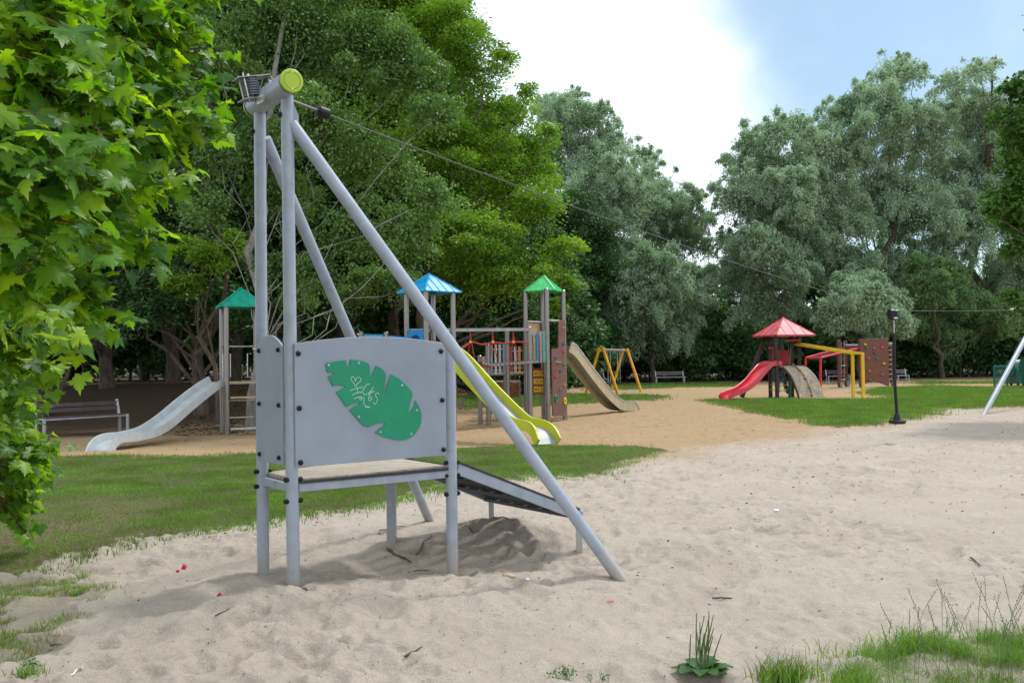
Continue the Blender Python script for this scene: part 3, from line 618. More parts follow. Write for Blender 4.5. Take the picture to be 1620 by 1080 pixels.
sp = [P(700, 552, 18.9), P(722, 568, 18.6), P(760, 610, 17.9), P(800, 651, 17.3), P(824, 671, 17.0), P(846, 677, 16.8), P(858, 686, 16.65), P(866, 702, 16.5)]
LIMES = mat('lime_slide_side', (.44, .47, .010), .4, 0, .06, 5)
uslide(T, spline(sp, 6), .42, .15, mat('slide_steel', (.30, .31, .31), .5, .3, .1, 5), LIMES)
# crawling tube end with low posts
p0 = P(571, 533, 19.6); p1 = P(611, 533, 19.9)
T = thing('crawl_box', 'pale blue board box on short steel posts showing above the arched grey panel', 'play box', (p0.x, p0.y, 0))
post(T, p0.x, p0.y, ghz(526, 571, p0.y), .055); post(T, p1.x, p1.y, ghz(526, 611, p1.y), .055)
q0_, q1_ = V(p0.x+.06, p0.y, 0), V(p1.x-.06, p1.y, 0)
MB().plate([q0_+V(0, 0, 1.2), q1_+V(0, 0, 1.2), q1_+V(0, 0, p1.z+.06), q0_+V(0, 0, p0.z+.06)], (0, -1, 0), .02).build('board', mat('pale_blue_board', (.03, .30, .50), .4, 0, .06, 6), T)
p2 = V(p1.x+.9, p1.y+.1, 0); MB().plate([V(p1.x+.05, p1.y, 1.2), p2+V(0, 0, 1.2), p2+V(0, 0, 2.12), V(p1.x+.05, p1.y, 2.2)], (0, -1, 0), .02).build('side_board', BPAN, T)
# --- green roofed tower
A = P(867, 640, 22.8); T = thing('slide_tower', 'steel playground tower with bright green pyramid roof, climbing board and beige sided slide', 'play tower', (A.x, A.y, 0))
L_ = P(833, 640, 23.3); Rr = P(893.5, 640, 23.5); Bk = P(860, 640, 24.0)
ph_ = ghz(457, 866, A.y)
for q in (A, L_, Rr, Bk): post(T, q.x, q.y, ph_, .064)
c = (L_+Rr)/2; ang = math.atan2(Rr.y-A.y, Rr.x-A.x)
roof('roof', T, (c.x, c.y), ang+.25, .41, ghz(459, 861, c.y-.3), ghz(436, 860, c.y), GRN)
c = (A+L_+Rr+Bk)/4; MB().box((c.x, c.y, 1.55), (.8, .75, .06)).build('platform', PWOOD, T)
za, zb = ghz(573, 852, 23), ghz(524, 852, 23)
a_, b_ = V(L_.x+.08, L_.y-.10, 0), V(A.x-.04, A.y-.06, 0)
slats(T, a_+V(.02, 0, 0), b_, za, zb, ['cream', 'beige', 'blue', 'pink', 'teal'], True, .55)
MB().plate([V(L_.x+.05, L_.y+.05, ghz(529, 846, 23.6)), V(Bk.x-.05, Bk.y, ghz(529, 846, 23.6)), V(Bk.x-.05, Bk.y, ghz(511, 846, 23.6)), V(L_.x+.05, L_.y+.05, ghz(511, 846, 23.6))], (0, -1, 0), .02).build('beige_panel', BEIGEB, T)
for q, r_ in ((L_, Bk), (A, Rr)): z_ = ghz(508, 850, 23.3); MB().tube([V(q.x, q.y, z_), V(r_.x, r_.y, z_)], .025, 8).build('rail', STEEL, T)
# climbing board between the front and right posts
dr = (Rr-A); dr.z = 0; dr.normalize(); nb = V(dr.y, -dr.x, 0)
def bp(px, py): return onplane(px, py, V(A.x, A.y, 0)+nb*.03, nb)
brd = MB().plate([bp(873, 659), bp(894, 657), bp(894, 506), bp(882.5, 507), bp(882.5, 551), bp(871.5, 552)], nb, .03).build('climbing_board', BROWNB, T, bevel=.004)
for x_, y_, k in ((888.5, 519, 'orange'), (889, 544.5, 'blue'), (889, 556.5, 'red'), (876.7, 566, 'blue'), (889.5, 577.5, 'green'), (884, 587, 'blue'), (876.5, 596.5, 'red'), (890.5, 609.5, 'orange'), (883.5, 616.5, 'green')): hold(brd, bp(x_, y_)+nb*.03, nb, k)
for x_, y_, k in ((877.7, 630, 'green'), (891.5, 634, 'yellow')):
    p = bp(x_, y_)+nb*.05; MB().tube([p+(dr*math.cos(t)+V(0, 0, 1)*math.sin(t)*1.5)*.05 for t in [6.283*i/16 for i in range(17)]], .022, 8, False).build('climbing_hold', HOLD[k], brd)
for x_, y_ in ((872, 659), (897, 658)): p = bp(x_, y_); MB().box(p+nb*.04, (.05, .01, .06)).build('warning_sticker', mat('sticker', (.7, .4, .02), .5), T)
# noughts and crosses blocks
q = P(851, 600, 23.4); T2 = thing('noughts_and_crosses_game', 'red and yellow turning block game under the coloured slats of the green roofed tower', 'play panel', (q.x, q.y, 0))
YEL = mat('yellow_block', (.72, .48, .02), .5, 0, .05); REDB = mat('red_block', (.45, .02, .03), .5); BLK = mat('black_mark', (.02, .02, .02), .5)
xa, xb = P(843, 600, 23.4), P(860.5, 600, 23.4); zz = [ghz(v, 851, 23.4) for v in (584, 622)]
for s_, pp in ((0, xa), (1, xb)): MB().tube([V(pp.x, pp.y, zz[1]-.1), V(pp.x, pp.y, zz[0]+.1)], .02, 8).build('frame_bar', DSTEEL, T2)
for r_ in range(4):
    z_ = zz[0]+(zz[1]-zz[0])*r_/3; MB().beam(V(xa.x, q.y+.02, z_), V(xb.x, q.y+.02, z_), .05, .05).build('frame_bar', REDB, T2)
MARK = [')O', 'OX', 'XO']; 
for r_ in range(3):
    for c_ in range(2):
        cz = zz[0]+(zz[1]-zz[0])*(r_+.5)/3; cx_ = xa.x+(xb.x-xa.x)*(.27+.46*c_); b = MB().box((cx_, q.y, cz), (.13, .11, .155)).build('block', YEL, T2, bevel=.01)
        mk = MB(); y_ = q.y-.058
        if (r_+c_) % 2: mk.tube([V(cx_+math.cos(t)*.035, y_, cz+math.sin(t)*.035) for t in [-2.2+4.4*i/10 for i in range(11)]], .008, 5)
        else: mk.tube([V(cx_-.03, y_, cz-.03), V(cx_, y_, cz), V(cx_-.03, y_, cz+.03)], .008, 5); mk.tube([V(cx_+.03, y_, cz-.03), V(cx_, y_, cz), V(cx_+.03, y_, cz+.03)], .008, 5)
        mk.build('mark', BLK, b)
# slide of the green tower
sp = [P(893, 548, 24.1), P(902, 556, 24.3), P(930, 593, 25.1), P(955, 623, 25.8), P(972, 638, 26.3), P(985, 641, 26.6), P(994, 642, 26.8), P(999, 652, 27.0)]
path = spline(sp, 6)
T = [o for o in bpy.data.objects if o.get('label', '').startswith('steel playground tower with bright green')][0]
so = MB().sweep(path, [(-.19, .0), (.19, .0), (.19, -.02), (-.19, -.02)]).build('slide', mat('slide_steel', (.5, .5, .5), .28, .85), T)
for sg in (-1, 1): MB().sweep(path, [(sg*.19, -.16), (sg*.22, -.16), (sg*.22, .10), (sg*.19, .10)]).build('side_wall', BEIGES, so); MB().sweep(path, [(sg*.175, .10), (sg*.235, .10), (sg*.235, .14), (sg*.175, .14)]).build('rim', STEEL, so)
q = P(985, 650, 26.6); MB().box((q.x, q.y, .12), (.25, .25, .2)).build('foot_block', DSTEEL, so)
# --- bridge between the towers
q = P(770, 580, 21.5); T = thing('rope_bridge', 'steel framed bridge with red ropes and hanging deck between blue and green roofed towers', 'play bridge', (q.x, q.y, 0))
bz = ghz(521, 740, 21.0)
m = MB().beam(P(648, 522.5, 20.2), P(839, 521, 22.4), .09, .075); m.build('top_beam', STEEL and mat('grey_steel', (.30, .30, .30), .45, .4), T)
for px_, Z_, top in ((838, 22.4, 517.5), (803, 22.9, 523)): p = P(px_, 600, Z_); post(T, p.x, p.y, ghz(top, px_, Z_), .064)
for px_, Z_, top in ((772, 22.2, 545), (759, 22.4, 563)): p = P(px_, 600, Z_); post(T, p.x, p.y, ghz(top, px_, Z_), .06)
hr = []
for i, px_ in enumerate([690, 724, 744, 762, 779, 797, 812, 836]):
    Zt = 20.2+(px_-648)/190*2.2; hr.append(P(px_, [540, 551, 541, 544.5, 541.5, 543, 540.5, 541][i], Zt-.25))
for dz_, o_ in ((0, 0), (.9, .7)):
    MB().tube(spline([h+V(0, o_, 0) for h in hr], 5), .017, 6).build('hand_rope', ROPER, T)
for px_ in (744, 779.5, 812):
    Zt = 20.2+(px_-648)/190*2.2-.25; a = P(px_, 525, Zt); b = P(px_, 541, Zt); rp_ = MB()
    rp_.tube([a, b], .013, 6)
    for ddx in (-4, 7): rp_.tube([a+V(0, 0, -.02), P(px_+ddx*.3, 541, Zt), P(px_+ddx, 569, Zt)], .013, 6)
    rp_.build('hanger_rope', ROPER, T); MB().ball(b, .035, 10, 6).build('knot', HOLD['yellow'], T)
dk = [P(748, 574, 21.1), P(765, 577.5, 21.3), P(790, 575.5, 21.6), P(812, 574, 21.9), P(837, 571.5, 22.2)]; dk = spline(dk, 4)
for i in range(len(dk)-1): MB().beam(dk[i].lerp(dk[i+1], .06), dk[i].lerp(dk[i+1], .94), .75, .05).build('deck_plank', DSTEEL, T)
MB().tube([p-V(0, .40, .04) for p in dk], .017, 6).build('deck_rope', ROPER, T)
# --- coloured slat barriers behind the bridge, with a beige board and a low slatted counter
q = P(800, 600, 23.5); T = thing('slat_platform', 'low play platform fenced with grey, cream, red and orange slats behind the rope bridge', 'play platform', (q.x, q.y, 0))
a, b = P(775, 600, 23.5), P(801, 600, 23.5); a.z = b.z = 0; slats(T, a, b, ghz(592, 788, 23.5), ghz(545, 788, 23.5), ['bluegrey', 'cream', 'grey', 'bluegrey'], True, .55)
a, b = P(806, 600, 23.7), P(832, 600, 23.7); a.z = b.z = 0; slats(T, a, b, ghz(588, 820, 23.7), ghz(548, 820, 23.7), ['red', 'grey', 'orange', 'dark'], True, .6)
MB().plate([P(758, 600, 23.6), P(768.5, 600, 23.6), P(768.5, 564, 23.6), P(758, 564, 23.6)], (0, 1, 0), .02).build('beige_panel', BEIGEB, T)
MB().beam(P(775, 592, 24.0), P(832, 590, 24.2), .8, .06).build('platform', PWOOD, T)
p = P(799.5, 600, 23.7); post(T, p.x, p.y, ghz(590, 800, 23.7), .05)
q = P(800, 620, 25.0); T = thing('slatted_counter', 'low round counter with rust red wooden slats under the slat platform', 'play counter', (q.x, q.y, 0))
for i, px_ in enumerate([777, 783, 789, 795, 807, 813, 819]):
    p = P(px_, 620, 25+.2*math.sin(i)); MB().box((p.x, p.y, (ghz(605, px_, 25)+ghz(628, px_, 25))/2), (.085, .03, .40)).build('slat', RUST, T, bevel=.004)
MB().beam(P(772, 604, 25.2), P(799, 603, 25.2), .35, .05).build('counter_top', PWOOD, T)
MB().beam(P(803, 603, 25.3), P(823, 603, 25.3), .25, .04).build('counter_top', PWOOD, T)
for px_ in (776, 797, 809, 822): p = P(px_, 620, 25.25); MB().box((p.x, p.y, .45), (.05, .05, 1.0)).build('leg', DSTEEL, T)
q = P(729, 632, 28.5); T = thing('low_bench', 'small dark red play bench standing left of the bridge posts', 'bench', (q.x, q.y, 0))
MB().beam(P(720, 624.5, 28.5), P(738, 623.5, 28.5), .3, .07).build('seat', RUST, T, bevel=.01); MB().box((q.x, q.y, .15), (.12, .2, .5)).build('leg', DSTEEL, T)
# --- yellow swing frame
YST = mat('yellow_steel', (.72, .36, .015), .42, 0, .07, 6, dirt=((.5, .25, .02), .4))
sl_, sr_ = V(3.92, 39.0, 2.02), V(5.50, 43.0, 2.02)
T = thing('swing_frame', 'yellow A frame swing with grey top bar in front of the far trees', 'swing', (4.7, 41, 0))
pd = V(.93, -.37, 0)
for c in (sl_, sr_):
    for sg in (-1, 1): MB().tube([V(c.x, c.y, -.15)+pd*sg*.80, c+pd*sg*.08+V(0, 0, .08)], .068, 14).build('leg', YST, T)
    MB().beam(c-pd*.2+V(0, 0, -.03), c+pd*.2+V(0, 0, -.03), .07, .10).build('bracket', YST, T)
MB().tube([sl_, sr_], .05, 12).build('top_bar', mat('grey_steel', (.30, .30, .30), .45, .4), T)
for t_ in (.30, .70):
    c = sl_.lerp(sr_, t_); sd2 = (sr_-sl_).normalized()*.22; s_ = MB().box((c.x, c.y, .5), (.45, .2, .04), Matrix.Rotation(math.atan2(4, 1.6), 3, 'Z')).build('swing_seat', BLACK, T)
    for sg in (-1, 1): MB().tube([c+sd2*sg, c+sd2*sg*.95+V(0, 0, -1.5)], .012, 6).build('chain', STEEL, s_)
# --- benches
SLW = mat('bench_plank', (.085, .052, .06), .45, 0, .15, 6, .1, 60); BLEG = mat('bench_leg', (.36, .38, .42), .45, .3, .08)
def bench(a, b, label, mslat=SLW, dirs=1):
    a = Vector(a); b = Vector(b); a.z = b.z = ground_z((a.x+b.x)/2, (a.y+b.y)/2)+0.0; T = thing('park_bench', label, 'bench', tuple((a+b)/2), group='park benches at the edge of the trees')
    t = (b-a).normalized(); n = V(-t.y, t.x, 0)*dirs           # n points to the back
    for q in (.06, .14, .22, .30, .38): MB().beam(a+n*q+V(0, 0, .44), b+n*q+V(0, 0, .44), .065, .03).build('seat_slat', mslat, T)
    for z_, o_ in ((.60, .44), (.72, .47)): MB().beam(a+n*o_+V(0, 0, z_), b+n*o_+V(0, 0, z_), .03, .085).build('back_slat', mslat, T)
    MB().beam(a+n*.02+V(0, 0, .415), b+n*.02+V(0, 0, .415), .03, .03).build('front_rail', BLEG, T)
    for e in (a, b):
        MB().beam(e+n*.0+V(0, 0, -.1), e+n*.0+V(0, 0, .45), .06, .05).build('leg', BLEG, T)
        MB().beam(e+n*.36+V(0, 0, -.1), e+n*.36+V(0, 0, .42), .06, .05).build('leg', BLEG, T)
        MB().beam(e+n*.38+V(0, 0, .4), e+n*.50+V(0, 0, .80), .05, .05).build('back_support', BLEG, T)
        MB().beam(e+n*0+V(0, 0, .425), e+n*.42+V(0, 0, .425), .05, .03).build('side_bar', BLEG, T)
    return T
bench(P(70, 685, 20.0), P(202, 685, 21.6), 'dark plank bench with grey legs behind the pale slide')
bench(P(1039, 605, 55), P(1083, 605, 55), 'pale backed plank bench on the grass right of the yellow swing', mat('bench_plank_far', (.17, .14, .15), .5))
bench(P(941, 605, 52), P(962, 605, 52.5), 'dark bench half hidden behind the yellow swing')
bench(P(1421, 605, 50.5), P(1438, 605, 50.5), 'plank bench standing just right of the hanging seat', mat('bench_plank_far', (.17, .14, .15), .5))
bench(P(1311, 603, 52.5), P(1345, 603, 52.5), 'dark bench in the shade behind the red ladder')
# --- red roofed tower
RB = mat('dark_brown_post', (.045, .026, .018), .75, 0, .25, 5, .3, 40); RROOF = mat('red_roof', (.52, .055, .06), .5, 0, .1, 4, dirt=((.35, .06, .06), .5)); REDP = mat('red_board', (.42, .02, .025), .5, 0, .08, 5); REDS = mat('red_steel', (.55, .02, .03), .4); GRNS = mat('green_steel', (.0, .16, .10), .45)
Z0 = 34.0
def Q(px, py, dz=0): return P(px, py, Z0+dz)
c = Q(1241, 600, .9); T = thing('red_roofed_tower', 'wooden playground tower with red pyramid roof, red slide and arched plank ramp', 'play tower', (c.x, c.y, 0))
roof('roof', T, (c.x, c.y), R(16), .86, ghz(530, 1241, Z0+.9), ghz(502, 1240, Z0+.9), RROOF, ribs=3, th=.06)
for px_, dz_ in ((1229, 0), (1218.6, .9), (1253, 1.0), (1265, 1.4)): p = Q(px_, 600, dz_); MB().beam(V(p.x, p.y, -.3), V(p.x, p.y, ghz(530, px_, Z0+dz_)), .13, .13).build('post', RB, T, bevel=.015)
MB().beam(Q(1173.5, 628, .8), Q(1211, 532, 1.2), .14, .14).build('brace', RB, T, bevel=.015)
MB().beam(Q(1247, 622, 2.0), Q(1236, 588, 2.0), .13, .13).build('brace', RB, T, bevel=.015)
MB().box((c.x, c.y, ghz(580, 1241, Z0+.9)), (1.2, 1.2, .09), Matrix.Rotation(R(16), 3, 'Z')).build('platform', RB, T)
MB().plate([Q(1221, 577, 1.5), Q(1250, 577, 1.5), Q(1250, 553.5, 1.5), Q(1221, 553.5, 1.5)], (0, 1, 0), .04).build('red_panel', REDP, T)
for a_, b_ in (((1216, 550, .2), (1230, 550.5, .2)), ((1242, 539, .6), (1266, 538, .9))): MB().beam(Q(*a_), Q(*b_), .05, .06).build('red_rail', REDP, T)
for py_, dy in ((537, 0), (541, .15)): MB().tube([Q(1210, py_+1, 1.4+dy), Q(1250, py_-1, 1.6+dy)], .035, 8).build('green_rail', GRNS, T)
for px_ in (1222, 1228, 1234, 1240, 1247): MB().tube([Q(px_, 540, 1.6), Q(px_, 554, 1.6)], .013, 6).build('bar', GRNS, T)
MB().tube([Q(1249.5, 630, .5), Q(1249.5, 592, .5)], .06, 12).build('green_post', GRNS, T)
sp = [Q(1229, 577.5, .3), Q(1219, 577, .1), Q(1211, 580, -.1), Q(1200, 592, -.5), Q(1188, 606, -.9), Q(1174, 617, -1.3), Q(1160, 623, -1.6), Q(1152, 626, -1.8), Q(1147, 631, -1.9)]
uslide(T, spline(sp, 5), .45, .14, mat('red_slide', (.55, .015, .03), .35, 0, .08, 5, dirt=((.45, .05, .05), .5)))
# arched plank ramp
lf = [(1233, 581), (1240, 582), (1250, 593), (1257, 607), (1262, 620), (1265, 631)]; rt_ = [(1264, 580.5), (1273, 581), (1284, 589), (1293, 601), (1299, 616), (1304, 631)]
Lp = spline([Q(x_, y_, .1-i*.12) for i, (x_, y_) in enumerate(lf)], 4); Rp_ = spline([Q(x_, y_, .6-i*.17) for i, (x_, y_) in enumerate(rt_)], 4)
ar = MB()
PLANK = mat('pale_plank', (.42, .35, .26), .8, 0, .2, 5, .3, 30, dirt=((.10, .08, .06), .8))
for i in range(len(Lp)-1):
    a0, a1 = Lp[i].lerp(Lp[i+1], .08), Lp[i].lerp(Lp[i+1], .92); b0_, b1_ = Rp_[i].lerp(Rp_[i+1], .08), Rp_[i].lerp(Rp_[i+1], .92); ar.plate([a0, b0_, b1_, a1], -((b0_-a0).cross(a1-a0)), .05)
aro = ar.build('plank_ramp', PLANK, T, smooth=0)
for pp in (Lp, Rp_): MB().tube([p+V(0, .02, -.05) for p in pp], .045, 8).build('ramp_rail', RB, aro)
mid = [a.lerp(b, .5)+V(0, -.06, .07) for a, b in zip(Lp, Rp_)]; MB().tube([Q(1251, 548, .6)]+mid, .018, 6).build('rope', mat('grey_rope', (.12, .12, .10), .9), aro)
for i in range(3, len(mid), 4): MB().ball(mid[i], .055, 10, 6).build('knot', mat('knot', (.35, .2, .05), .8), aro)
NETB = mat('teal_rope', (.02, .22, .28), .8)
nn = MB()
for i in range(4): nn.tube([Q(1222+5*i, 583, .3), Q(1220+7*i, 620, .2)], .014, 6)
nn.build('rope_ladder', NETB, T)
for j, (y_, k) in enumerate(((590, 'teal'), (598, 'teal'), (608, 'yellow'), (616, 'yellow'))): MB().tube([Q(1221-j, y_, .25), Q(1233, y_+3, .25), Q(1246, y_, .25)], .016, 6).build('rope_rung', NETB if k == 'teal' else HOLD['yellow'], T)
# --- yellow parallel bars
q = Q(1358, 629, -.1); T = thing('overhead_bars', 'yellow sloping twin rails on two yellow posts right of the red roofed tower', 'climbing bars', (q.x, q.y, 0))
YS2 = mat('yellow_steel2', (.72, .47, .01), .42, 0, .06, 6)
ya, yb = Q(1350, 629, .4), Q(1366, 631, -.1)
for p, tp_ in ((ya, (1350, 560)), (yb, (1365.5, 558))): MB().beam(V(p.x, p.y, -.2), V(p.x, p.y, ghz(tp_[1], tp_[0], p.y)), .11, .11).build('post', YS2, T, bevel=.012)
r0 = [Q(1254, 544, 1.4), Q(1268, 543.5, .8)]; r1 = [P(1350, 559.5, ya.y), P(1365, 559, yb.y)]
for a, b in zip(r0, r1): MB().beam(a, b, .07, .08).build('rail', YS2, T)
MB().beam(r1[0], r1[1], .07, .07).build('end_bar', YS2, T); MB().beam(r0[0], r0[1], .07, .07).build('end_bar', YS2, T)
for k in range(1, 7): MB().tube([r0[0].lerp(r1[0], k/7), r0[1].lerp(r1[1], k/7)], .02, 6).build('rung', YS2, T)
# --- red inclined ladder
q = P(1298, 613, 42); T = thing('inclined_net', 'red steel frame with dark net sloping up to brown posts', 'climbing frame', (q.x, q.y, 0))
p0, p1 = P(1274.5, 620, 43), P(1298, 615, 41); 
for p, ty in ((p0, 566), (p1, 565)): MB().tube([V(p.x, p.y, -.2), P(p.x*0+(1274.5 if p is p0 else 1298), ty, p.y)], .055, 10).build('post', REDS, T)
ra, rb = P(1274.5, 566, 43), P(1298, 565.5, 41); rc, rd = P(1330, 550.5, 46), P(1358, 551, 44)
for a, b in ((ra, rc), (rb, rd), (ra, rb), (rc, rd)): MB().tube([a, b], .05, 10).build('rail', REDS, T)
nn = MB()
for k in range(1, 9): nn.tube([ra.lerp(rc, k/9), rb.lerp(rd, k/9)], .015, 5)
for k in range(1, 5): nn.tube([ra.lerp(rb, k/5), rc.lerp(rd, k/5)], .015, 5)
nn.build('net', mat('dark_red_rope', (.12, .02, .03), .9), T)
# --- brown climbing wall with chain ladder
q = P(1380, 613, 44.5); T = thing('climbing_wall', 'brown board climbing wall with coloured grips, brown posts and chain ladder', 'climbing wall', (q.x, q.y, 0))
BRP = mat('reddish_brown_post', (.13, .055, .035), .7, 0, .2, 5, .3, 40); CONC = mat('footing', (.25, .27, .28), .6, .2)
WB = mat('climbing_wall_board', (.17, .06, .035), .6, 0, .1, 3, dirt=((.11, .045, .03), .6))
for px_, Z_, ty in ((1328, 44.3, 537.5), (1338.5, 45.3, 538.5), (1362, 44.0, 536), (1411, 46.0, 542)):
    p = P(px_, 600, Z_); MB().beam(V(p.x, p.y, .05), V(p.x, p.y, ghz(ty, px_, Z_)), .16, .16).build('post', BRP, T, bevel=.02); MB().box((p.x+.06, p.y-.03, .08), (.13, .2, .40)).build('footing', CONC, T)
wp = [(1358.5, 536.5), (1405.5, 535.5), (1407, 611), (1401, 609)]
wp += [(1401-(1401-1367)*i/8, 609-4*math.sin(math.pi*i/8)-2*i/8) for i in range(1, 9)]+[(1363, 608)]
wall = MB().plate([P(x_, y_, 44.5) for x_, y_ in wp], (0, 1, 0), .10).build('wall_board', WB, T, bevel=.01)
for x_, y_, k in ((1368.8, 545, 'yellow'), (1371.3, 550, 'green'), (1382.5, 551, 'pink'), (1395.8, 550, 'pink'), (1383.5, 557.5, 'blue'), (1373.5, 567, 'pink'), (1387, 567, 'green'), (1398.5, 575, 'yellow'), (1375.5, 587, 'orange'), (1395.6, 592.5, 'pink'), (1375.7, 600.5, 'green')): hold(wall, P(x_, y_, 44.48), (0, -1, 0), k, .075)
MB().tube([P(1338, 546, 45.2), P(1359, 546, 44.6)], .05, 8).build('crossbar', BLEG, T); MB().tube([P(1406, 543, 44.6), P(1411, 543, 46)], .05, 8).build('crossbar', BLEG, T)
for j in range(9): y_ = 546+7.6*j; MB().tube([P(1406, y_, 44.7), P(1411, y_, 46.0)], .022, 6).build('rung', BLEG, T)
nn = MB()
for x_ in (1331, 1335.5): nn.tube([P(x_, 542, 44.8), P(x_, 604, 44.8)], .02, 6)
nn.build('chain', STEEL, T)
for j in range(5): y_ = 556+11*j; MB().tube([P(1329.5, y_, 44.8), P(1337.5, y_, 44.8)], .03, 6).build('rung', HOLD['red'] if j % 2 else mat('pale_rung', (.5, .48, .45), .5), T)
# --- green bins and grating at the right edge
BIN = mat('green_bin', (.0, .10, .075), .45, 0, .1, 4)
def bin_(px, Z, wd, label, top, n=1):
    p = P(px, 600, Z); T = thing('waste_container', label, 'bin', (p.x, p.y, 0), group='green waste containers at the right edge'); h = ghz(top, px, Z)
    m = MB(); a = wd/2; b = wd/2*.88
    lo = [V(-b, -.42, .12), V(b, -.42, .12), V(b, .42, .12), V(-b, .42, .12)]; hi = [V(-a, -.5, h-.12), V(a, -.5, h-.12), V(a, .5, h-.12), V(-a, .5, h-.12)]; c = V(p.x, p.y, 0)
    m.add([c+v for v in lo+hi], [(0, 1, 2, 3), (4, 5, 6, 7), (0, 1, 5, 4), (1, 2, 6, 5), (2, 3, 7, 6), (3, 0, 4, 7)])
    for i in range(5): x_ = -b*.8+b*1.6*i/4; m.beam(c+V(x_, -.43, .2), c+V(x_*1.1, -.50, h-.2), .04, .03)
    m.build('body', BIN, T, bevel=.015); m = MB(); m.tube([c+V(-a-.02, .1, h-.1), c+V(a+.02, .1, h-.1)], .44, 16); m.build('lid', BIN, T).scale = (1, 1, 1)
    for sx in (-1, 1):
        for sy in (-1, 1): MB().tube([c+V(sx*b*.8-.03, sy*.3, .07), c+V(sx*b*.8+.03, sy*.3, .07)], .08, 14).build('wheel', BLACK, T)
    return T
bin_(1615, 44, .9, 'dark green wheeled waste container at the right edge, right one of two', 579)
bin_(1640, 40, .95, 'dark green wheeled waste container cut by the right edge', 577)
q = P(1583, 600, 43); T = thing('mesh_enclosure', 'green wire mesh panel frame left of the green waste containers', 'mesh fence', (q.x, q.y, 0)); m = MB()
fa, fb_ = P(1573, 606, 43), P(1594, 606, 43); ztop = ghz(579, 1583, 43)
for i in range(12): p = fa.lerp(fb_, i/11); m.tube([V(p.x, p.y, 0), V(p.x, p.y, ztop)], .012, 5)
for j in range(8): z_ = .05+(ztop-.05)*j/7; m.tube([V(fa.x, fa.y, z_), V(fb_.x, fb_.y, z_)], .012, 5)
m.build('mesh', BIN, T)
for p in (fa, fb_): MB().tube([V(p.x, p.y, -.2), V(p.x, p.y, ztop+.04)], .04, 8).build('post', BIN, T)
MB().beam(V(fa.x, fa.y, ztop), V(fb_.x, fb_.y, ztop), .06, .1).build('top_rail', BIN, T)
# --- two parked cars glimpsed through the trees
def car(px, Z, col, label):
    p = P(px, 583, Z); z0_ = ground_z(p.x, p.y); c = V(p.x, p.y, z0_); T = thing('parked_car', label, 'car', tuple(c), group='cars parked beyond the trees')
    prof = [(-2.1, .3), (-2.1, .75), (-1.9, .9), (-1.1, .98), (-.6, 1.4), (.9, 1.42), (1.5, 1.0), (2.0, .85), (2.1, .5), (2.1, .3)]
    MB().plate([c+V(a, -.85, b) for a, b in prof], (0, 1, 0), 1.7).build('body', mat('car_paint_'+col[0], col[1], .25, .1, .03), T, bevel=.06)
    for sy in (-.858, .853): MB().plate([c+V(a, sy, b) for a, b in ((-1.0, .97), (-.55, 1.33), (.82, 1.35), (1.3, 1.0))], (0, 1, 0), .006).build('window', mat('car_glass', (.02, .025, .03), .1), T)
    for sx in (-1.3, 1.3):
        for sy in (-.8, .8): MB().tube([c+V(sx, sy-.1, .31), c+V(sx, sy+.1, .31)], .31, 18).build('wheel', BLACK, T)
car(214, 64, ('white', (.7, .72, .75)), 'white car parked beyond the dark trunks behind the bench')
car(259, 66, ('red', (.6, .03, .02)), 'red car parked beyond the dark trunks behind the pale slide')
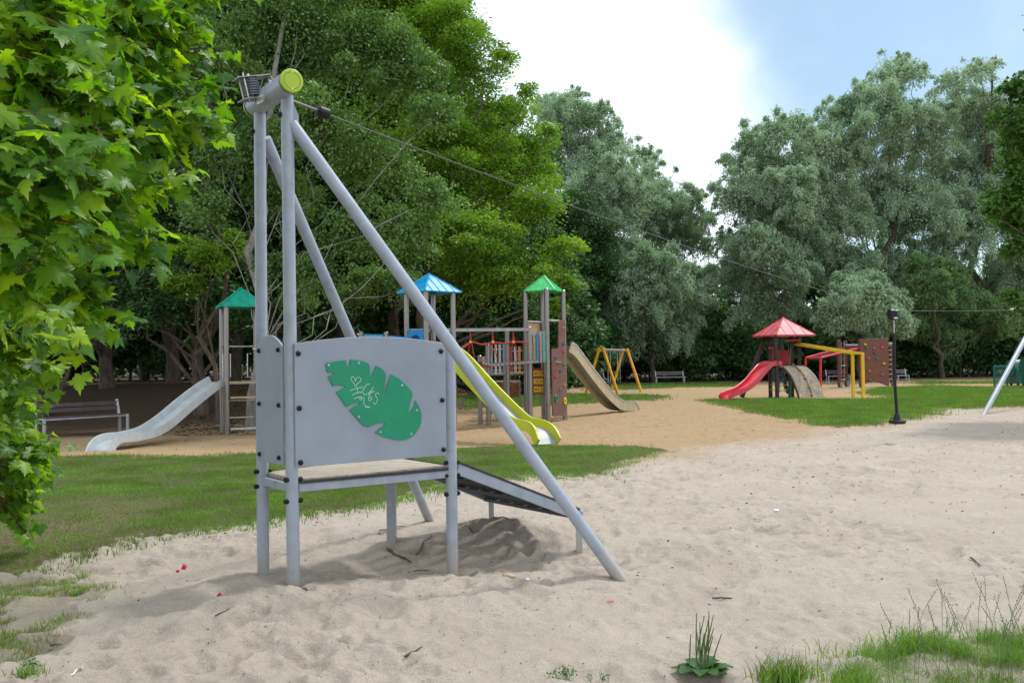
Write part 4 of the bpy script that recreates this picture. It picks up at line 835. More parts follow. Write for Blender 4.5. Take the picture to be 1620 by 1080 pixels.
# ------------------------------------------------------------------ trees
def rnd_unit(n): return unit(rng.normal(size=(n, 3)))
def lobes_px(lst, Z, jit=1.0):
    r = []
    for l in lst:
        z = Z+(l[3] if len(l) > 3 else rng.uniform(-jit, jit)); p = P(l[0], l[1], z); r.append((np.array(p), l[2]*z/F))
    return r
def limb_pts(a, b, n=7, wob_=.06, sag=0.0):
    a = Vector(a); b = Vector(b); L = (b-a).length; r = []
    for i in range(n):
        t = i/(n-1); p = a.lerp(b, t); k = math.sin(math.pi*t)
        r.append(p+Vector((random.gauss(0, 1), random.gauss(0, 1), random.gauss(0, .5)))*L*wob_*k*.6+V(0, 0, sag*L*k))
    return r
def tree(name, label, base, lobes, m_leaf, m_bark, L, W, n_leaf, tr=.2, kind='plain', vs=(1, 1, 1), sub=.42, nsub=9, top=None, group='trees around the playground', limbs=True, fill=.15, spread=1.0, cat='tree', twigs=0):
    base = Vector(base); T = thing(name, label, cat, tuple(base), group=group)
    C = np.array([c for c, r in lobes]); Rr_ = np.array([r for c, r in lobes])
    hi = max(lobes, key=lambda q: q[0][2]); cen = C.mean(0)
    tp = Vector(top) if top is not None else Vector(hi[0])
    tk = MB(); pts = limb_pts(base-V(0, 0, .3), tp, 12, .035); tk.tube(pts, [tr*(1.25 if i == 0 else 1-.8*i/11) for i in range(12)], 12)
    subs = []; sr = []
    for c, r in lobes:
        k = int(nsub*max(1, (r/1.2)**1.2)) if nsub > 0 else 6
        d = rnd_unit(k); d[:, 2] = np.where(d[:, 2] < -.45, -d[:, 2]*.6, d[:, 2])
        q = c+d*r*np.array(vs)*rng.uniform(.3, 1.22 if kind == 'willow' else 1.02, (k, 1)); subs.append(q); sr.append(np.full(k, r*sub)*rng.uniform(.5, 1.3, k))
        if limbs:
            h = float(np.clip((c[2]-base.z)*random.uniform(.35, .75), .8, tp.z*.9)); t = h/max(.1, tp.z); i = min(10, int(t*11)); a = pts[i]
            rr0 = min(tr*(1-.8*i/11)*.4, (.07 if m_bark is not PBARK else .018)); lp = limb_pts(a, c, 7, .08, .05); tk.tube(lp, [max(.012, rr0*(1-.8*j/6)) for j in range(7)], 6)
            for j in range(0, k, 2): tk.tube(limb_pts(c, q[j], 4, .1), [max(.01, rr0*.25), .012, .01, .006], 4, False)
    tk.build('trunk', m_bark, T, smooth=60)
    subs = np.vstack(subs); sr = np.concatenate(sr); w_ = sr**2; w_ /= w_.sum()
    ns = int(n_leaf*(1-fill)); idx = rng.choice(len(subs), ns, p=w_)
    d = rnd_unit(ns); flip = (d[:, 2] < -.2) & (rng.random(ns) < .5); d[flip, 2] *= -1
    rad = sr[idx]*rng.uniform(.25, 1.0, ns)**.55*(1+(.55 if kind == 'willow' else .3)*np.maximum(0, rng.normal(0, .5, ns)))
    vv = np.array(vs)
    if kind == 'layer': fl_ = np.array((1.35, 1.35, .6))
    elif kind == 'willow': fl_ = np.array((.9, .9, 1.9))
    else: fl_ = np.array((1.1, 1.1, .85))
    pos = subs[idx]+d*rad[:, None]*fl_*spread
    if kind == 'willow':          # arching sprays: outwards and up, then hanging
        sdr = unit(subs-C[np.argmin(((subs[:, None, :]-C[None])**2).sum(2), 1)]); ax_ = unit(sdr*.8+np.array((0, 0, .65))+rng.normal(size=subs.shape)*.35)
        t_ = rng.random(ns)**.8; ln = sr[idx]*2.5; pos = subs[idx]+ax_[idx]*(ln*t_)[:, None]+rng.normal(size=(ns, 3))*(sr[idx]*(.42-.22*t_))[:, None]; pos[:, 2] -= ln*.75*t_**2+np.abs(rng.normal(0, .25, ns))*sr[idx]
    if kind == 'layer': pos[:, 2] -= .16*(((pos-subs[idx])[:, :2]**2).sum(1))/np.maximum(sr[idx], .1)
    li = rng.choice(len(C), n_leaf-ns, p=Rr_**2/(Rr_**2).sum()); dv = rnd_unit(n_leaf-ns)*Rr_[li][:, None]*rng.uniform(0, 1.0, (n_leaf-ns, 1))**.5*vv
    pos = np.vstack([pos, C[li]+dv]); out = np.vstack([d, unit(dv)])
    n = len(pos); nr = unit(out*.55+np.array((0, 0, .55))+rng.normal(size=(n, 3))*.5)
    if kind == 'willow': dd_ = unit(out*.5+np.array((0, 0, -.55))+rng.normal(size=(n, 3))*.55)
    elif kind == 'layer': dd_ = unit(out*np.array((1, 1, .2))+np.array((0, 0, -.25))+rng.normal(size=(n, 3))*.4)
    else: dd_ = unit(out*.6+np.array((0, 0, -.2))+rng.normal(size=(n, 3))*.7)
    nr = unit(nr-dd_*(nr*dd_).sum(1, keepdims=True)); s_ = rng.uniform(.65, 1.3, n)
    fastmesh('crown', leaf_quads(pos, dd_, nr, L*s_, W*s_), 4, LEAF2, m_leaf, T, np.clip(rng.normal(.5, .16, n), 0, 1))
    return T
M_ROB = leaf_mat('robinia_leaf', [(.065, .15, .014), (.15, .28, .022), (.25, .40, .035)], .4, bigscale=.35)
M_POP = leaf_mat('poplar_leaf', [(.05, .115, .03), (.105, .205, .055), (.19, .31, .085)], .32, bigscale=.4)
M_DRK = leaf_mat('dark_leaf', [(.02, .065, .018), (.038, .105, .028), (.065, .155, .042)], .25, bigscale=.3)
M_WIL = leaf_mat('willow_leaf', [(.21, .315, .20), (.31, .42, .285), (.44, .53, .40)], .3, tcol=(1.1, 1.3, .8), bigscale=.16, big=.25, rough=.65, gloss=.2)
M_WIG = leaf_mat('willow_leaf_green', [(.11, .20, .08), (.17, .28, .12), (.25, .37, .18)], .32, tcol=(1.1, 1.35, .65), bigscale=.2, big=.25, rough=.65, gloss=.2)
M_SHR = leaf_mat('shrub_leaf', [(.03, .085, .026), (.06, .14, .042), (.105, .21, .065)], .25, bigscale=.5)
def gp(px, py): p = G(px, py); return (p.x, p.y, float(H0(p.x, p.y)))
def gpz(px, Z): p = P(px, 600, Z); return (p.x, p.y, float(H0(p.x, p.y)))
# poplar with the pale trunk
tree('poplar_tree', 'tall poplar with pale trunk and small round leaves rising behind the grey tower', gpz(398, 21.5),
     lobes_px([(470, 40, 85), (560, 90, 85), (640, 130, 75), (690, 185, 45), (520, 210, 85), (600, 270, 75), (690, 320, 50), (450, 320, 65), (395, 230, 60), (560, 380, 65), (650, 380, 55), (350, 250, 55), (320, 340, 55), (340, 90, 80), (500, 440, 50), (430, 430, 45), (520, -60, 110), (400, -60, 90), (590, 450, 42, 3), (640, 455, 38, 3), (550, 470, 34, 3), (470, 480, 36, 2)], 21.5, 1.2),
     M_POP, PBARK, .075, .065, 150000, .15, 'plain', nsub=20, sub=.30, top=P(441, -120, 21.5), fill=.15)
tree('robinia_tree', 'big bright green robinia with layered boughs behind the blue and green roofed towers', gpz(690, 31),
     lobes_px([(620, 10, 110, 2), (700, 60, 85), (745, 110, 60), (800, 95, 26), (780, 190, 70), (835, 150, 22), (835, 245, 50), (790, 290, 75), (850, 330, 55), (885, 395, 38), (750, 380, 75, -2), (840, 430, 55, -1.5), (790, 450, 50, -2), (865, 290, 32), (690, 250, 90, 0), (730, 450, 55, -1), (895, 450, 28), (660, 380, 80), (880, 490, 22), (650, -110, 120), (720, -10, 40), (590, 200, 100, 2), (870, 210, 22)], 30.5, 1.5),
     M_ROB, BARK, .12, .055, 230000, .28, 'layer', nsub=18, sub=.29, fill=.12)
tree('robinia_tree', 'darker robinia with drooping sprays between the maple and the grey tower', gpz(318, 26),
     lobes_px([(300, 130, 80), (260, 40, 90), (240, 260, 80), (330, 400, 55), (280, 430, 55), (370, 390, 40), (250, 350, 60), (390, 160, 60), (310, 300, 60), (230, 470, 50), (360, 470, 40), (340, 60, 40), (270, 490, 34), (220, 505, 36), (325, 485, 28), (180, 480, 38), (380, 500, 26)], 25, 1.2),
     M_SHR, BARK, .12, .055, 100000, .2, 'layer', nsub=18, sub=.3, fill=.12)
tree('robinia_tree', 'low yellow green robinia spray hanging above the teal roof', gpz(345, 23.8), lobes_px([(325, 415, 34), (362, 395, 28), (290, 455, 30), (300, 390, 25), (330, 90, 40), (300, 130, 30)], 22.6, .4), M_ROB, BARK, .12, .055, 9000, .07, 'layer', nsub=14, sub=.5, fill=.02, limbs=True)
# darker trees behind: three built, the others are turned copies
def lob(c, r): return (np.array(c, float), r)
def backtree(seed, h, wd, label, n=80000, mm_=M_DRK):
    rr = np.random.default_rng(seed); L_ = []
    for i in range(15):
        z = h*(.24+.72*i/14); k = wd*math.sin(math.pi*min(1, (.16+.80*i/14)))**.6
        for j in range(2): a = rr.uniform(0, 6.28); L_.append(lob((math.cos(a)*k*.6, math.sin(a)*k*.6, z+rr.uniform(-.4, .4)), wd*rr.uniform(.34, .52)))
    return tree('leafy_tree', label, (0, 0, 0), L_, mm_, BARK, .18, .12, n, .24, 'plain', nsub=6, sub=.45, top=(0, 0, h*.9), group='dark trees behind the playground')
protos = [backtree(1, 17, 3.6, ''), backtree(2, 15, 4.0, ''), backtree(3, 18, 3.3, '')]
spots = [(60, 27, 0), (170, 31, 1), (275, 33, 2), (370, 35, 0), (455, 33, 1), (545, 36, 2), (625, 37, 0), (720, 38, 1), (800, 39, 2), (865, 43, 0), (-120, 26, 2), (-300, 24, 0), (0, 34, 1), (120, 40, 2), (230, 43, 0), (430, 45, 2), (600, 48, 1), (760, 50, 0), (905, 56, 1), (950, 68, 2), (1060, 72, 0), (1180, 74, 1), (1290, 72, 2), (1400, 74, 0), (1500, 73, 1), (1600, 72, 2), (1730, 66, 0)]
names = ['far left behind the maple', 'behind the wooden bench, left of the pale slide', 'behind the pale slide', 'directly behind the teal roofed tower', 'behind the two upright grey poles', 'behind the middle of the arched panel', 'behind the blue roof', 'between the blue and green roofs', 'behind the green roof', 'just right of the green roof', 'outside the left edge of the view', 'at the far left outside the view', 'deep behind the maple leaves', 'deep in the wood behind the bench', 'deep in the wood behind the pale slide', 'deep in the wood behind the grey poles', 'deep in the wood behind the arched panel', 'deep in the wood behind the rope bridge', 'behind the steel slide of the green roofed tower', 'behind the yellow swing', 'behind the pale far bench', 'behind the gap between the willows', 'behind the red ladder', 'behind the climbing wall', 'behind the cable, right of the hanging seat', 'behind the green bins', 'at the right edge beyond the bins']
usedp = set()
for (px_, Z_, k), nm_ in zip(spots, names):
    T = protos[k] if k not in usedp else copy_tree(protos[k]); usedp.add(k)
    T.location = gpz(px_, Z_); s_ = random.uniform(.85, 1.1)*({865: .5, 905: .55}.get(px_, .62) if Z_ > 60 else {720: .82, 800: .66, 865: .5, 760: .8, 625: .95}.get(px_, .9 if Z_ > 42 else 1)); T.scale = (s_*1.1, s_*1.1, s_); T.rotation_euler = (0, 0, random.uniform(0, 6.28)); T['label'] = 'dark leafy tree '+nm_
# low shrubs along the edge of the wood
def shrub(seed, label):
    rr = np.random.default_rng(seed); L_ = [lob((rr.uniform(-1.6, 1.6), rr.uniform(-.8, .8), rr.uniform(.4, 2.2)), rr.uniform(.6, .95)) for _ in range(12)]
    return tree('leafy_shrub', label, (0, 0, 0), L_, M_SHR, BARK, .16, .10, 9000, .05, 'plain', nsub=6, sub=.5, top=(0, 0, 1.8), group='shrubs along the edge of the wood', cat='shrub')
sh = [shrub(11, ''), shrub(12, ''), shrub(13, '')]
ss_ = []
for i in range(15): ss_.append((20+i*62, (41 if i % 2 else 54)+random.uniform(-2, 4), 1.5 if i % 2 else 2.1))
for i in range(20): ss_.append((905+i*41, 64+random.uniform(-1.5, 3), 1.7))
for i in range(9): ss_.append((880+i*90, 69+random.uniform(-1.5, 3), 2.3))
usedp = set(); ordn = ['first', 'second', 'third', 'fourth', 'fifth', 'sixth', 'seventh', 'eighth', 'ninth', 'tenth', 'eleventh', 'twelfth', 'thirteenth', 'fourteenth', 'fifteenth', 'sixteenth', 'seventeenth', 'eighteenth', 'nineteenth', 'twentieth']
for i, (px_, Z_, sc1) in enumerate(ss_):
    k = i % 3; T = sh[k] if k not in usedp else copy_tree(sh[k]); usedp.add(k); T.location = gpz(px_, Z_); T.scale = (sc1*random.uniform(.9, 1.2),)*2+(sc1*random.uniform(.8, 1.15),); T.rotation_euler = (0, 0, random.uniform(0, 6.28))
    T['label'] = f'{ordn[i]} dark shrub from the left under the left wood' if i < 15 else (f'{ordn[i-15]} dark shrub from the left below the willows' if i < 35 else f'{ordn[i-35]} tall shrub from the left in the back row behind the willows')
# willows
wl = dict(m_bark=BARK, L=.21, W=.075, kind='willow', vs=(1, 1, 1.1), nsub=24, sub=.27, fill=.16, group='grey green willows at the back of the playground')
def willow(label, base, lst, Z, n, m_leaf=M_WIL, tr=.35, **k):
    a = dict(wl); a.update(k); return tree('willow_tree', label, base, lobes_px(lst, Z, 2.0), m_leaf, a.pop('m_bark'), a.pop('L'), a.pop('W'), int(n*2.5), tr*.6, **a)
willow('tall narrow willow left of the gap of sky, behind the green roofed tower', gpz(925, 61), [(885, 185, 36), (930, 195, 34), (900, 240, 42), (970, 235, 34), (940, 285, 55), (985, 320, 50), (920, 360, 55), (960, 420, 55), (930, 480, 45), (955, 540, 45), (860, 170, 20), (905, 155, 18), (955, 175, 16)], 61, 85000)
willow('darker willow behind, just left of the gap of sky', gpz(1070, 66), [(1015, 290, 34), (1050, 320, 40), (1090, 335, 34), (1112, 390, 24), (1060, 390, 45), (1108, 440, 22), (1020, 250, 18), (1080, 460, 40), (1030, 350, 40), (1120, 345, 14), (1112, 500, 30)], 66, 50000)
willow('rounded pale willow crown low behind the yellow swing', gpz(1035, 58.5), [(1040, 450, 52), (1075, 470, 38), (1000, 480, 45), (1040, 520, 50), (1085, 510, 26), (990, 540, 35), (1020, 425, 30)], 58, 50000, fill=.1)
willow('willow just right of the gap of sky behind the red roofed tower', gpz(1222, 61), [(1190, 240, 36), (1225, 215, 30), (1262, 200, 26), (1165, 270, 24), (1180, 320, 45), (1240, 290, 52), (1200, 400, 50), (1262, 380, 48), (1165, 440, 34), (1222, 480, 45), (1290, 240, 36), (1150, 320, 18), (1150, 380, 20)], 61, 75000)
willow('tallest willow with plumed top above the climbing wall', gpz(1385, 63), [(1325, 190, 32), (1365, 155, 26), (1405, 120, 28), (1448, 118, 24), (1400, 190, 48), (1340, 260, 52), (1450, 230, 50), (1390, 330, 58), (1460, 340, 52), (1320, 360, 50), (1430, 430, 46), (1340, 430, 46), (1430, 100, 15), (1480, 180, 30), (1300, 300, 36), (1345, 165, 16)], 63, 105000, tr=.5)
willow('wide willow reaching the right edge behind the slanting pole', gpz(1545, 64), [(1510, 135, 28), (1548, 115, 24), (1582, 160, 34), (1540, 200, 48), (1600, 250, 52), (1510, 290, 52), (1575, 350, 58), (1500, 400, 48), (1620, 440, 55), (1560, 470, 48), (1650, 330, 60), (1500, 490, 36), (1620, 190, 36), (1570, 105, 13), (1680, 200, 60)], 64, 105000, tr=.5)
willow('low pale willow boughs above the red ladder and climbing wall', gpz(1365, 56), [(1360, 480, 42), (1322, 500, 30), (1398, 490, 38), (1430, 515, 22), (1345, 450, 26), (1380, 530, 26)], 54, 32000, L=.19)
willow('pale willow bough hanging left above the red roof', gpz(1240, 58.5), [(1240, 300, 34), (1225, 350, 38), (1262, 330, 30), (1205, 390, 34), (1240, 420, 34)], 57, 30000, tr=.2)
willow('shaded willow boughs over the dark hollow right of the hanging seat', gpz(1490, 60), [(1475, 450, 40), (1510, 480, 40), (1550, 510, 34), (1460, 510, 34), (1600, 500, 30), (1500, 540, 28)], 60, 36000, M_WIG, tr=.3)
# linden at the right edge, nearer
tree('linden_tree', 'dark green broadleaf tree cut off by the right edge', gpz(1760, 22), lobes_px([(1608, 150, 32), (1630, 220, 55), (1600, 320, 42), (1572, 340, 20), (1640, 350, 60), (1610, 400, 26), (1700, 200, 100), (1700, 350, 90), (1740, 80, 80), (1605, 478, 20), (1640, 500, 30), (1590, 270, 26)], 21, .8), leaf_mat('linden_leaf', [(.03, .085, .012), (.055, .135, .02), (.09, .19, .03)], .35, bigscale=.6), BARK, .11, .09, 30000, .2, 'plain', nsub=12, sub=.4, fill=.06)
# ------------------------------------------------------------------ maple in the foreground left
HL = [(.14, -.15), (.36, -.20), (.31, -.03), (.46, .0), (.44, .09), (.66, .28), (.49, .31), (.50, .41), (.36, .41), (.24, .36), (.30, .56), (.19, .58), (.20, .70), (.10, .72), (.0, 1.0)]
out_ = [(0, 0)]+HL+[(-x, y) for x, y in HL[:-1]][::-1]
def maple():
    base = V(-4.9, 6.6, 0); T = thing('maple_tree', 'maple with large bright green lobed leaves filling the left edge', 'tree', tuple(base), group=None)
    lst = [(60, 50, 95, 3.7), (180, 40, 80, 4.3), (255, 80, 62, 4.7), (110, 170, 95, 3.7), (220, 190, 70, 4.4), (290, 195, 34, 4.6), (60, 310, 95, 3.5), (160, 320, 75, 4.3), (215, 395, 40, 5.0), (215, 300, 42, 4.8), (50, 460, 85, 3.7), (140, 455, 62, 4.8), (165, 505, 36, 5.3), (25, 575, 62, 5.6), (95, 545, 36, 5.8), (-10, 680, 46, 6.8), (30, 725, 30, 7.1), (-15, 770, 30, 7.2), (25, 650, 30, 6.6), (62, 735, 16, 7.0), (70, 705, 18, 7.0), (66, 755, 24, 7.2), (60, 630, 24, 6.4), (40, 690, 36, 7.4), (25, 640, 40, 7.2), (55, 790, 16, 7.3), (45, 560, 60, 7.0), (-60, 120, 130, 4.0), (-60, 360, 130, 4.2), (-60, 600, 100, 5.5), (-120, 240, 120, 5.2), (100, -60, 110, 4.3), (260, -30, 80, 4.8), (-40, 720, 70, 6.8), (120, 380, 70, 5.4), (60, 200, 90, 5.2), (180, 120, 80, 5.6), (30, 520, 80, 5.6), (-120, 30, 120, 5.5), (320, -40, 50, 5.2)]
    tk = MB(); tp = V(-4.7, 6.5, 6.2); pts = limb_pts(base-V(0, 0, .3), tp, 10, .02); tk.tube(pts, [.13*(1-.7*i/9) for i in range(10)], 12)
    tw_ = MB(); LP_, LD, LN, LS = [], [], [], []
    for px_, py_, rp, z_ in lst:
        px_ -= 30 if py_ < 430 else 62
        c = P(px_, py_, z_); r = rp*z_/F; h = max(.5, min(6, c.z*.75)); a = base.lerp(tp, h/6.2); tk.tube(limb_pts(a, c, 7, .05, .08), [.035, .03, .025, .02, .015, .011, .008], 7)
        outw = (c-a).normalized(); nt2 = int(66*r*r/(.3*.3)) if px_ > -30 else int(14*r*r/(.3*.3)); nt2 = max(nt2, 14)
        for k in range(nt2):
            d = Vector(rnd_unit(1)[0]); p0_ = c+Vector((d.x, d.y, d.z*.9))*r*random.uniform(.1, .95); tdir = (outw*.7+Vector(rnd_unit(1)[0])*.55+V(0, -.15, random.uniform(-.25, .2))).normalized(); Lt = random.uniform(.18, .38)
            p1_ = p0_+tdir*Lt*.5; p2_ = p0_+tdir*Lt+V(0, 0, -.06*Lt)
            tw_.tube([p0_, p1_, p2_], [.004, .003, .0015], 5, False)
            if k % 4 == 0: tw_.tube(limb_pts(c, p0_, 4, .08), [.007, .006, .005, .004], 5, False)
            sz = random.uniform(.85, 1.15)
            for j in range(6):
                t = (j+1)/6; q = p0_.lerp(p2_, t); side = tdir.cross(V(0, 0, 1)).normalized()*(1 if j % 2 else -1)
                pd_ = (tdir*.6+side*random.uniform(.2, .9)+Vector(rnd_unit(1)[0])*.3+V(0, 0, -.05)).normalized(); q2 = q+pd_*random.uniform(.04, .09)
                tw_.tube([q, q2], .0012, 3, False)
                ld = (pd_*.8+V(0, 0, -random.uniform(.1, 1.1))+Vector(rnd_unit(1)[0])*.35).normalized(); n = (V(0, 0, .8)+Vector(rnd_unit(1)[0])*.6+outw*.2); n = (n-ld*n.dot(ld)).normalized()
                LP_.append(q2); LD.append(ld); LN.append(n); LS.append(random.uniform(.055, .125)*sz)
    tk.build('trunk', BARK, T, smooth=60); tw_.build('twigs', TWIG, T, smooth=60)
    O = np.array(out_); n = len(LP_); Pn, D, Nn, Sz = map(np.array, (LP_, LD, LN, LS)); Sd = np.cross(D, Nn)
    ctr = np.array([[0, .24]]); pts2 = np.vstack([ctr, O]); k = len(pts2)
    cup = rng.uniform(-.8, .35, n); curl = rng.uniform(-.9, .2, n); wav = rng.normal(0, .07, (n, k))
    X = pts2[None, :, 0]*rng.uniform(.9, 1.25, (n, 1)); Y = pts2[None, :, 1]
    Zz = cup[:, None]*np.abs(X)*.55+curl[:, None]*(Y-.2)**2*.7+wav*(np.abs(X)+.1)
    vs = Pn[:, None, :]+(Sd[:, None, :]*X[..., None]+D[:, None, :]*Y[..., None]+Nn[:, None, :]*Zz[..., None])*Sz[:, None, None]
    tm = [(0, i, i+1 if i+1 < k else 1) for i in range(1, k)]
    mm = leaf_mat('maple_leaf', [(.035, .115, .018), (.11, .25, .016), (.27, .43, .016)], .54, tcol=(1.9, 1.8, .35), rough=.42, gloss=.4, big=.2, bigscale=1.6)
    fastmesh('crown', vs.reshape(-1, 3), k, tm, mm, T, np.clip(rng.normal(.42, .24, (n, 1))+np.array([.16]+[.14 if i in (0, 2, 6, 15, 24, 28) else -.02 for i in range(k-1)])[None], 0, 1).ravel(), smooth=True)
maple()
# ------------------------------------------------------------------ grass
M_GR = leaf_mat('grass_blade', [(.12, .14, .035), (.11, .22, .035), (.19, .33, .06)], .35, bigscale=1.3, big=.5, rough=.5)
M_DRY = leaf_mat('dry_grass', [(.16, .12, .045), (.26, .20, .09), (.40, .33, .18)], .3, bigscale=2, big=.2, tcol=(1.1, 1.1, .8))
def blades(name, x, y, hgt, wd, m, label=None, kind='stuff', parent=None, lean=.5, cat='grass', z=None):
    n = len(x); z = HS(x, y, .5) if z is None else z; a = rng.uniform(0, 6.283, n); b = rng.uniform(0, 6.283, n); h = hgt*rng.uniform(.5, 1.25, n); l = rng.uniform(.1, 1, n)*lean
    bx, by = np.cos(b), np.sin(b); sx, sy = np.cos(a)*wd*.5, np.sin(a)*wd*.5
    def v(f, hh, k): return np.stack([x+bx*h*l*f+sx*k, y+by*h*l*f+sy*k, z+h*hh], 1)
    vs = np.stack([v(0, -.05, -1), v(0, -.05, 1), v(.3, .5, .8), v(.3, .5, -.8), v(1, .92, 0)], 1).reshape(-1, 3)
    o = fastmesh(name, vs, 5, [(0, 1, 2, 3), (3, 2, 4)], m, parent, np.clip(rng.normal(.5, .25, n), 0, 1))
    if parent is None: tag(o, label, cat, None, kind)
    return o
def scatter(polys, n, dens=None, soft=.12):
    poly = np.vstack(polys); lo, hi = poly.min(0), poly.max(0); X = rng.uniform(lo[0], hi[0], n); Y = rng.uniform(lo[1], hi[1], n); kk = np.abs(X) < .66*Y+.5; X, Y = X[kk], Y[kk]; n = len(X)
    tx = X+rng.normal(0, soft, n); ty = Y+rng.normal(0, soft, n); wx, wy = wob(tx, ty); k = np.zeros(n, bool)
    for p in polys: k |= inside(p, wx, wy)
    if dens is not None: k &= rng.random(n) < dens(X, Y)
    return X[k], Y[k]
dryf = lambda X, Y: np.clip(1.0*sstep(-1.8, -4.5, X)*sstep(13.0, 8, Y)+.9*vnoise(X/.6, Y/.6, 60), 0, 1)
patch = lambda X, Y: np.clip(.75+1.2*vnoise(X/.5, Y/.5, 70)+.6*vnoise(X/.17, Y/.17, 71), .08, 1)
x, y = scatter([LAWN_A], 950000, lambda X, Y: patch(X, Y)*(1-.6*dryf(X, Y))*np.clip(9.5/Y, .4, 1.1), .22); hg = .06*(1+.5*vnoise(x/.4, y/.4, 72)); blades('grass', x, y, hg, .0085, M_GR, 'mown green grass strip behind and left of the grey tower')
x, y = scatter([LAWN_A], 60000, lambda X, Y: .3+.6*dryf(X, Y)); blades('dry_grass', x, y, .04, .005, M_DRY, 'dry straw coloured blades thinly mixed into the front grass', lean=1.4)
x, y = scatter([LAWN_B], 330000, lambda X, Y: .25+.75*patch(X, Y), .25); blades('grass', x, y, .12, .014, M_GR, 'longer green grass in front of the red roofed tower')
x, y = scatter([LAWN_C, LAWN_D, LAWN_E], 260000, lambda X, Y: .6*patch(X, Y), .3); blades('grass', x, y, .13, .03, M_GR, 'narrow far grass strips around the yellow swing and benches')
x, y = scatter([TUFTS], 60000, lambda X, Y: np.clip(.12+2.6*(vnoise(X/.16, Y/.16, 74)+.6*vnoise(X/.4, Y/.4, 75)), 0, .8), .08); k = rng.random(len(x)) < .55; blades('dry_grass', x[~k], y[~k], .035, .005, M_DRY, 'dry worn blades among the sparse grass at lower left', lean=1.5); x, y = x[k], y[k]; blades('grass', x, y, .045, .005, M_GR, 'sparse grass tufts creeping over the sand at lower left', lean=1.2)
# edge fringe of single tufts
def fringe(poly, n, sp, hgt):
    k = rng.integers(0, len(poly), n); t = rng.random((n, 1)); p = poly[k]*(1-t)+poly[(k+1) % len(poly)]*t+rng.normal(0, sp, (n, 2)); m_ = 14
    q = np.repeat(p, m_, 0)+rng.normal(0, .02, (n*m_, 2)); return q[:, 0], q[:, 1]
x, y = fringe(LAWN_A[13:-1], 150, .10, .05); blades('grass', x, y, .05, .006, M_GR, 'loose grass tufts fringing the sand beside the tower', lean=1.2)
# bottom right clump
x, y = scatter([CLUMP], 80000, lambda X, Y: np.clip(.32+2.0*vnoise(X/.13, Y/.13, 80)+1.0*vnoise(X/.4, Y/.4, 81), .10, .95), .16)
blades('tall_grass', x, y, .085+.11*vnoise(x/.13, y/.13, 5), .0048, M_GR, 'thick green grass clump in the bottom right corner', lean=1.2)
def stalks(name, label, pts, hgt, cat, m, curve=.35, seed_=True, par=None):
    mm = MB()
    for (x_, y_), h in zip(pts, hgt):
        z_ = ground_z(x_, y_); a = random.uniform(0, 6.28); l = random.uniform(.1, curve)*h; q = spline([V(x_, y_, z_-.02), V(x_+math.cos(a)*l*.3, y_+math.sin(a)*l*.3, z_+h*.55), V(x_+math.cos(a)*l, y_+math.sin(a)*l, z_+h)], 3); mm.tube(q, [.0012]*(len(q)-1)+[.0005], 4, False)
        if seed_:
            for t in range(9):
                p = q[-1].lerp(q[-3], t/9); mm.ball(p+V(random.gauss(0, .003), random.gauss(0, .003), 0), .0022, 5, 4, (1, 1, 2.4))
    return tag(mm.build(name, m, None, origin=(pts[0][0], pts[0][1], 0), smooth=60), label, cat, None, 'stuff')
GSTALK = mat('seed_stalk', (.10, .17, .05), .7, 0, .2, 20)
px_l = [(random.uniform(1400, 1640), random.uniform(1030, 1110)) for _ in range(50)]
stalks('grass_stalks', 'thin seed stalks standing above the bottom right grass clump', [G(a, b).xy[:] for a, b in px_l], [random.uniform(.20, .46) for _ in px_l], 'grass', GSTALK)
def tuft(label, px, py, n, sp, h, name='grass_tuft', wd=.006, lean=1.0):
    g = G(px, py); x = g.x+rng.normal(0, sp, n); y = g.y+rng.normal(0, sp*.7, n); o = blades(name, x, y, h, wd, M_GR, label, None, None, lean, cat='grass tuft'); return o
tuft('grass tuft at the bottom between the plantain and the corner clump', 1240, 1075, 330, .07, .14)
tuft('thin sprawling grass tuft left of the corner clump', 1335, 1085, 150, .08, .12)
tuft('small grass tuft on the sand left of the tower', 134, 876, 40, .02, .07)
tuft('spiky grass tuft on the sand at far left', 130, 912, 30, .02, .09)
tuft('flat grass tuft beside the lower left sand', 120, 938, 80, .03, .04)
tuft('small weed tuft at the bottom left corner', 45, 1075, 90, .04, .06)
# plantain
g = G(1108, 1068); T = thing('plantain_plant', 'broadleaf plantain with upright flower spikes at the bottom edge', 'plant', (g.x, g.y, 0)); gz0 = ground_z(g.x, g.y)
M_PL = leaf_mat('plantain_leaf', [(.03, .10, .015), (.05, .17, .025), (.08, .22, .03)], .3, big=.1)
for i in range(11):
    a = 2*math.pi*i/11+random.uniform(-.2, .2); L_ = random.uniform(.09, .17); vs = []; d = V(math.cos(a), math.sin(a), 0); s_ = V(-d.y, d.x, 0); mm = MB(); c0 = V(g.x, g.y, gz0)
    for t in [0, .15, .3, .45, .6, .75, .9, 1]:
        wv = .042*math.sin(math.pi*max(0, (t-.12)/.88))**.7 if t > .15 else .005; zc = .012+.055*math.sin(math.pi*t*.75)*(.6+.4*math.sin(i)); q = c0+d*L_*t+V(0, 0, zc)
        vs += [q-s_*wv+V(0, 0, .008), q, q+s_*wv+V(0, 0, .008)]
    mm.add(vs, [(3*j+k, 3*j+k+1, 3*j+k+4, 3*j+k+3) for j in range(7) for k in range(2)]); mm.build('leaf', M_PL, T, smooth=80)
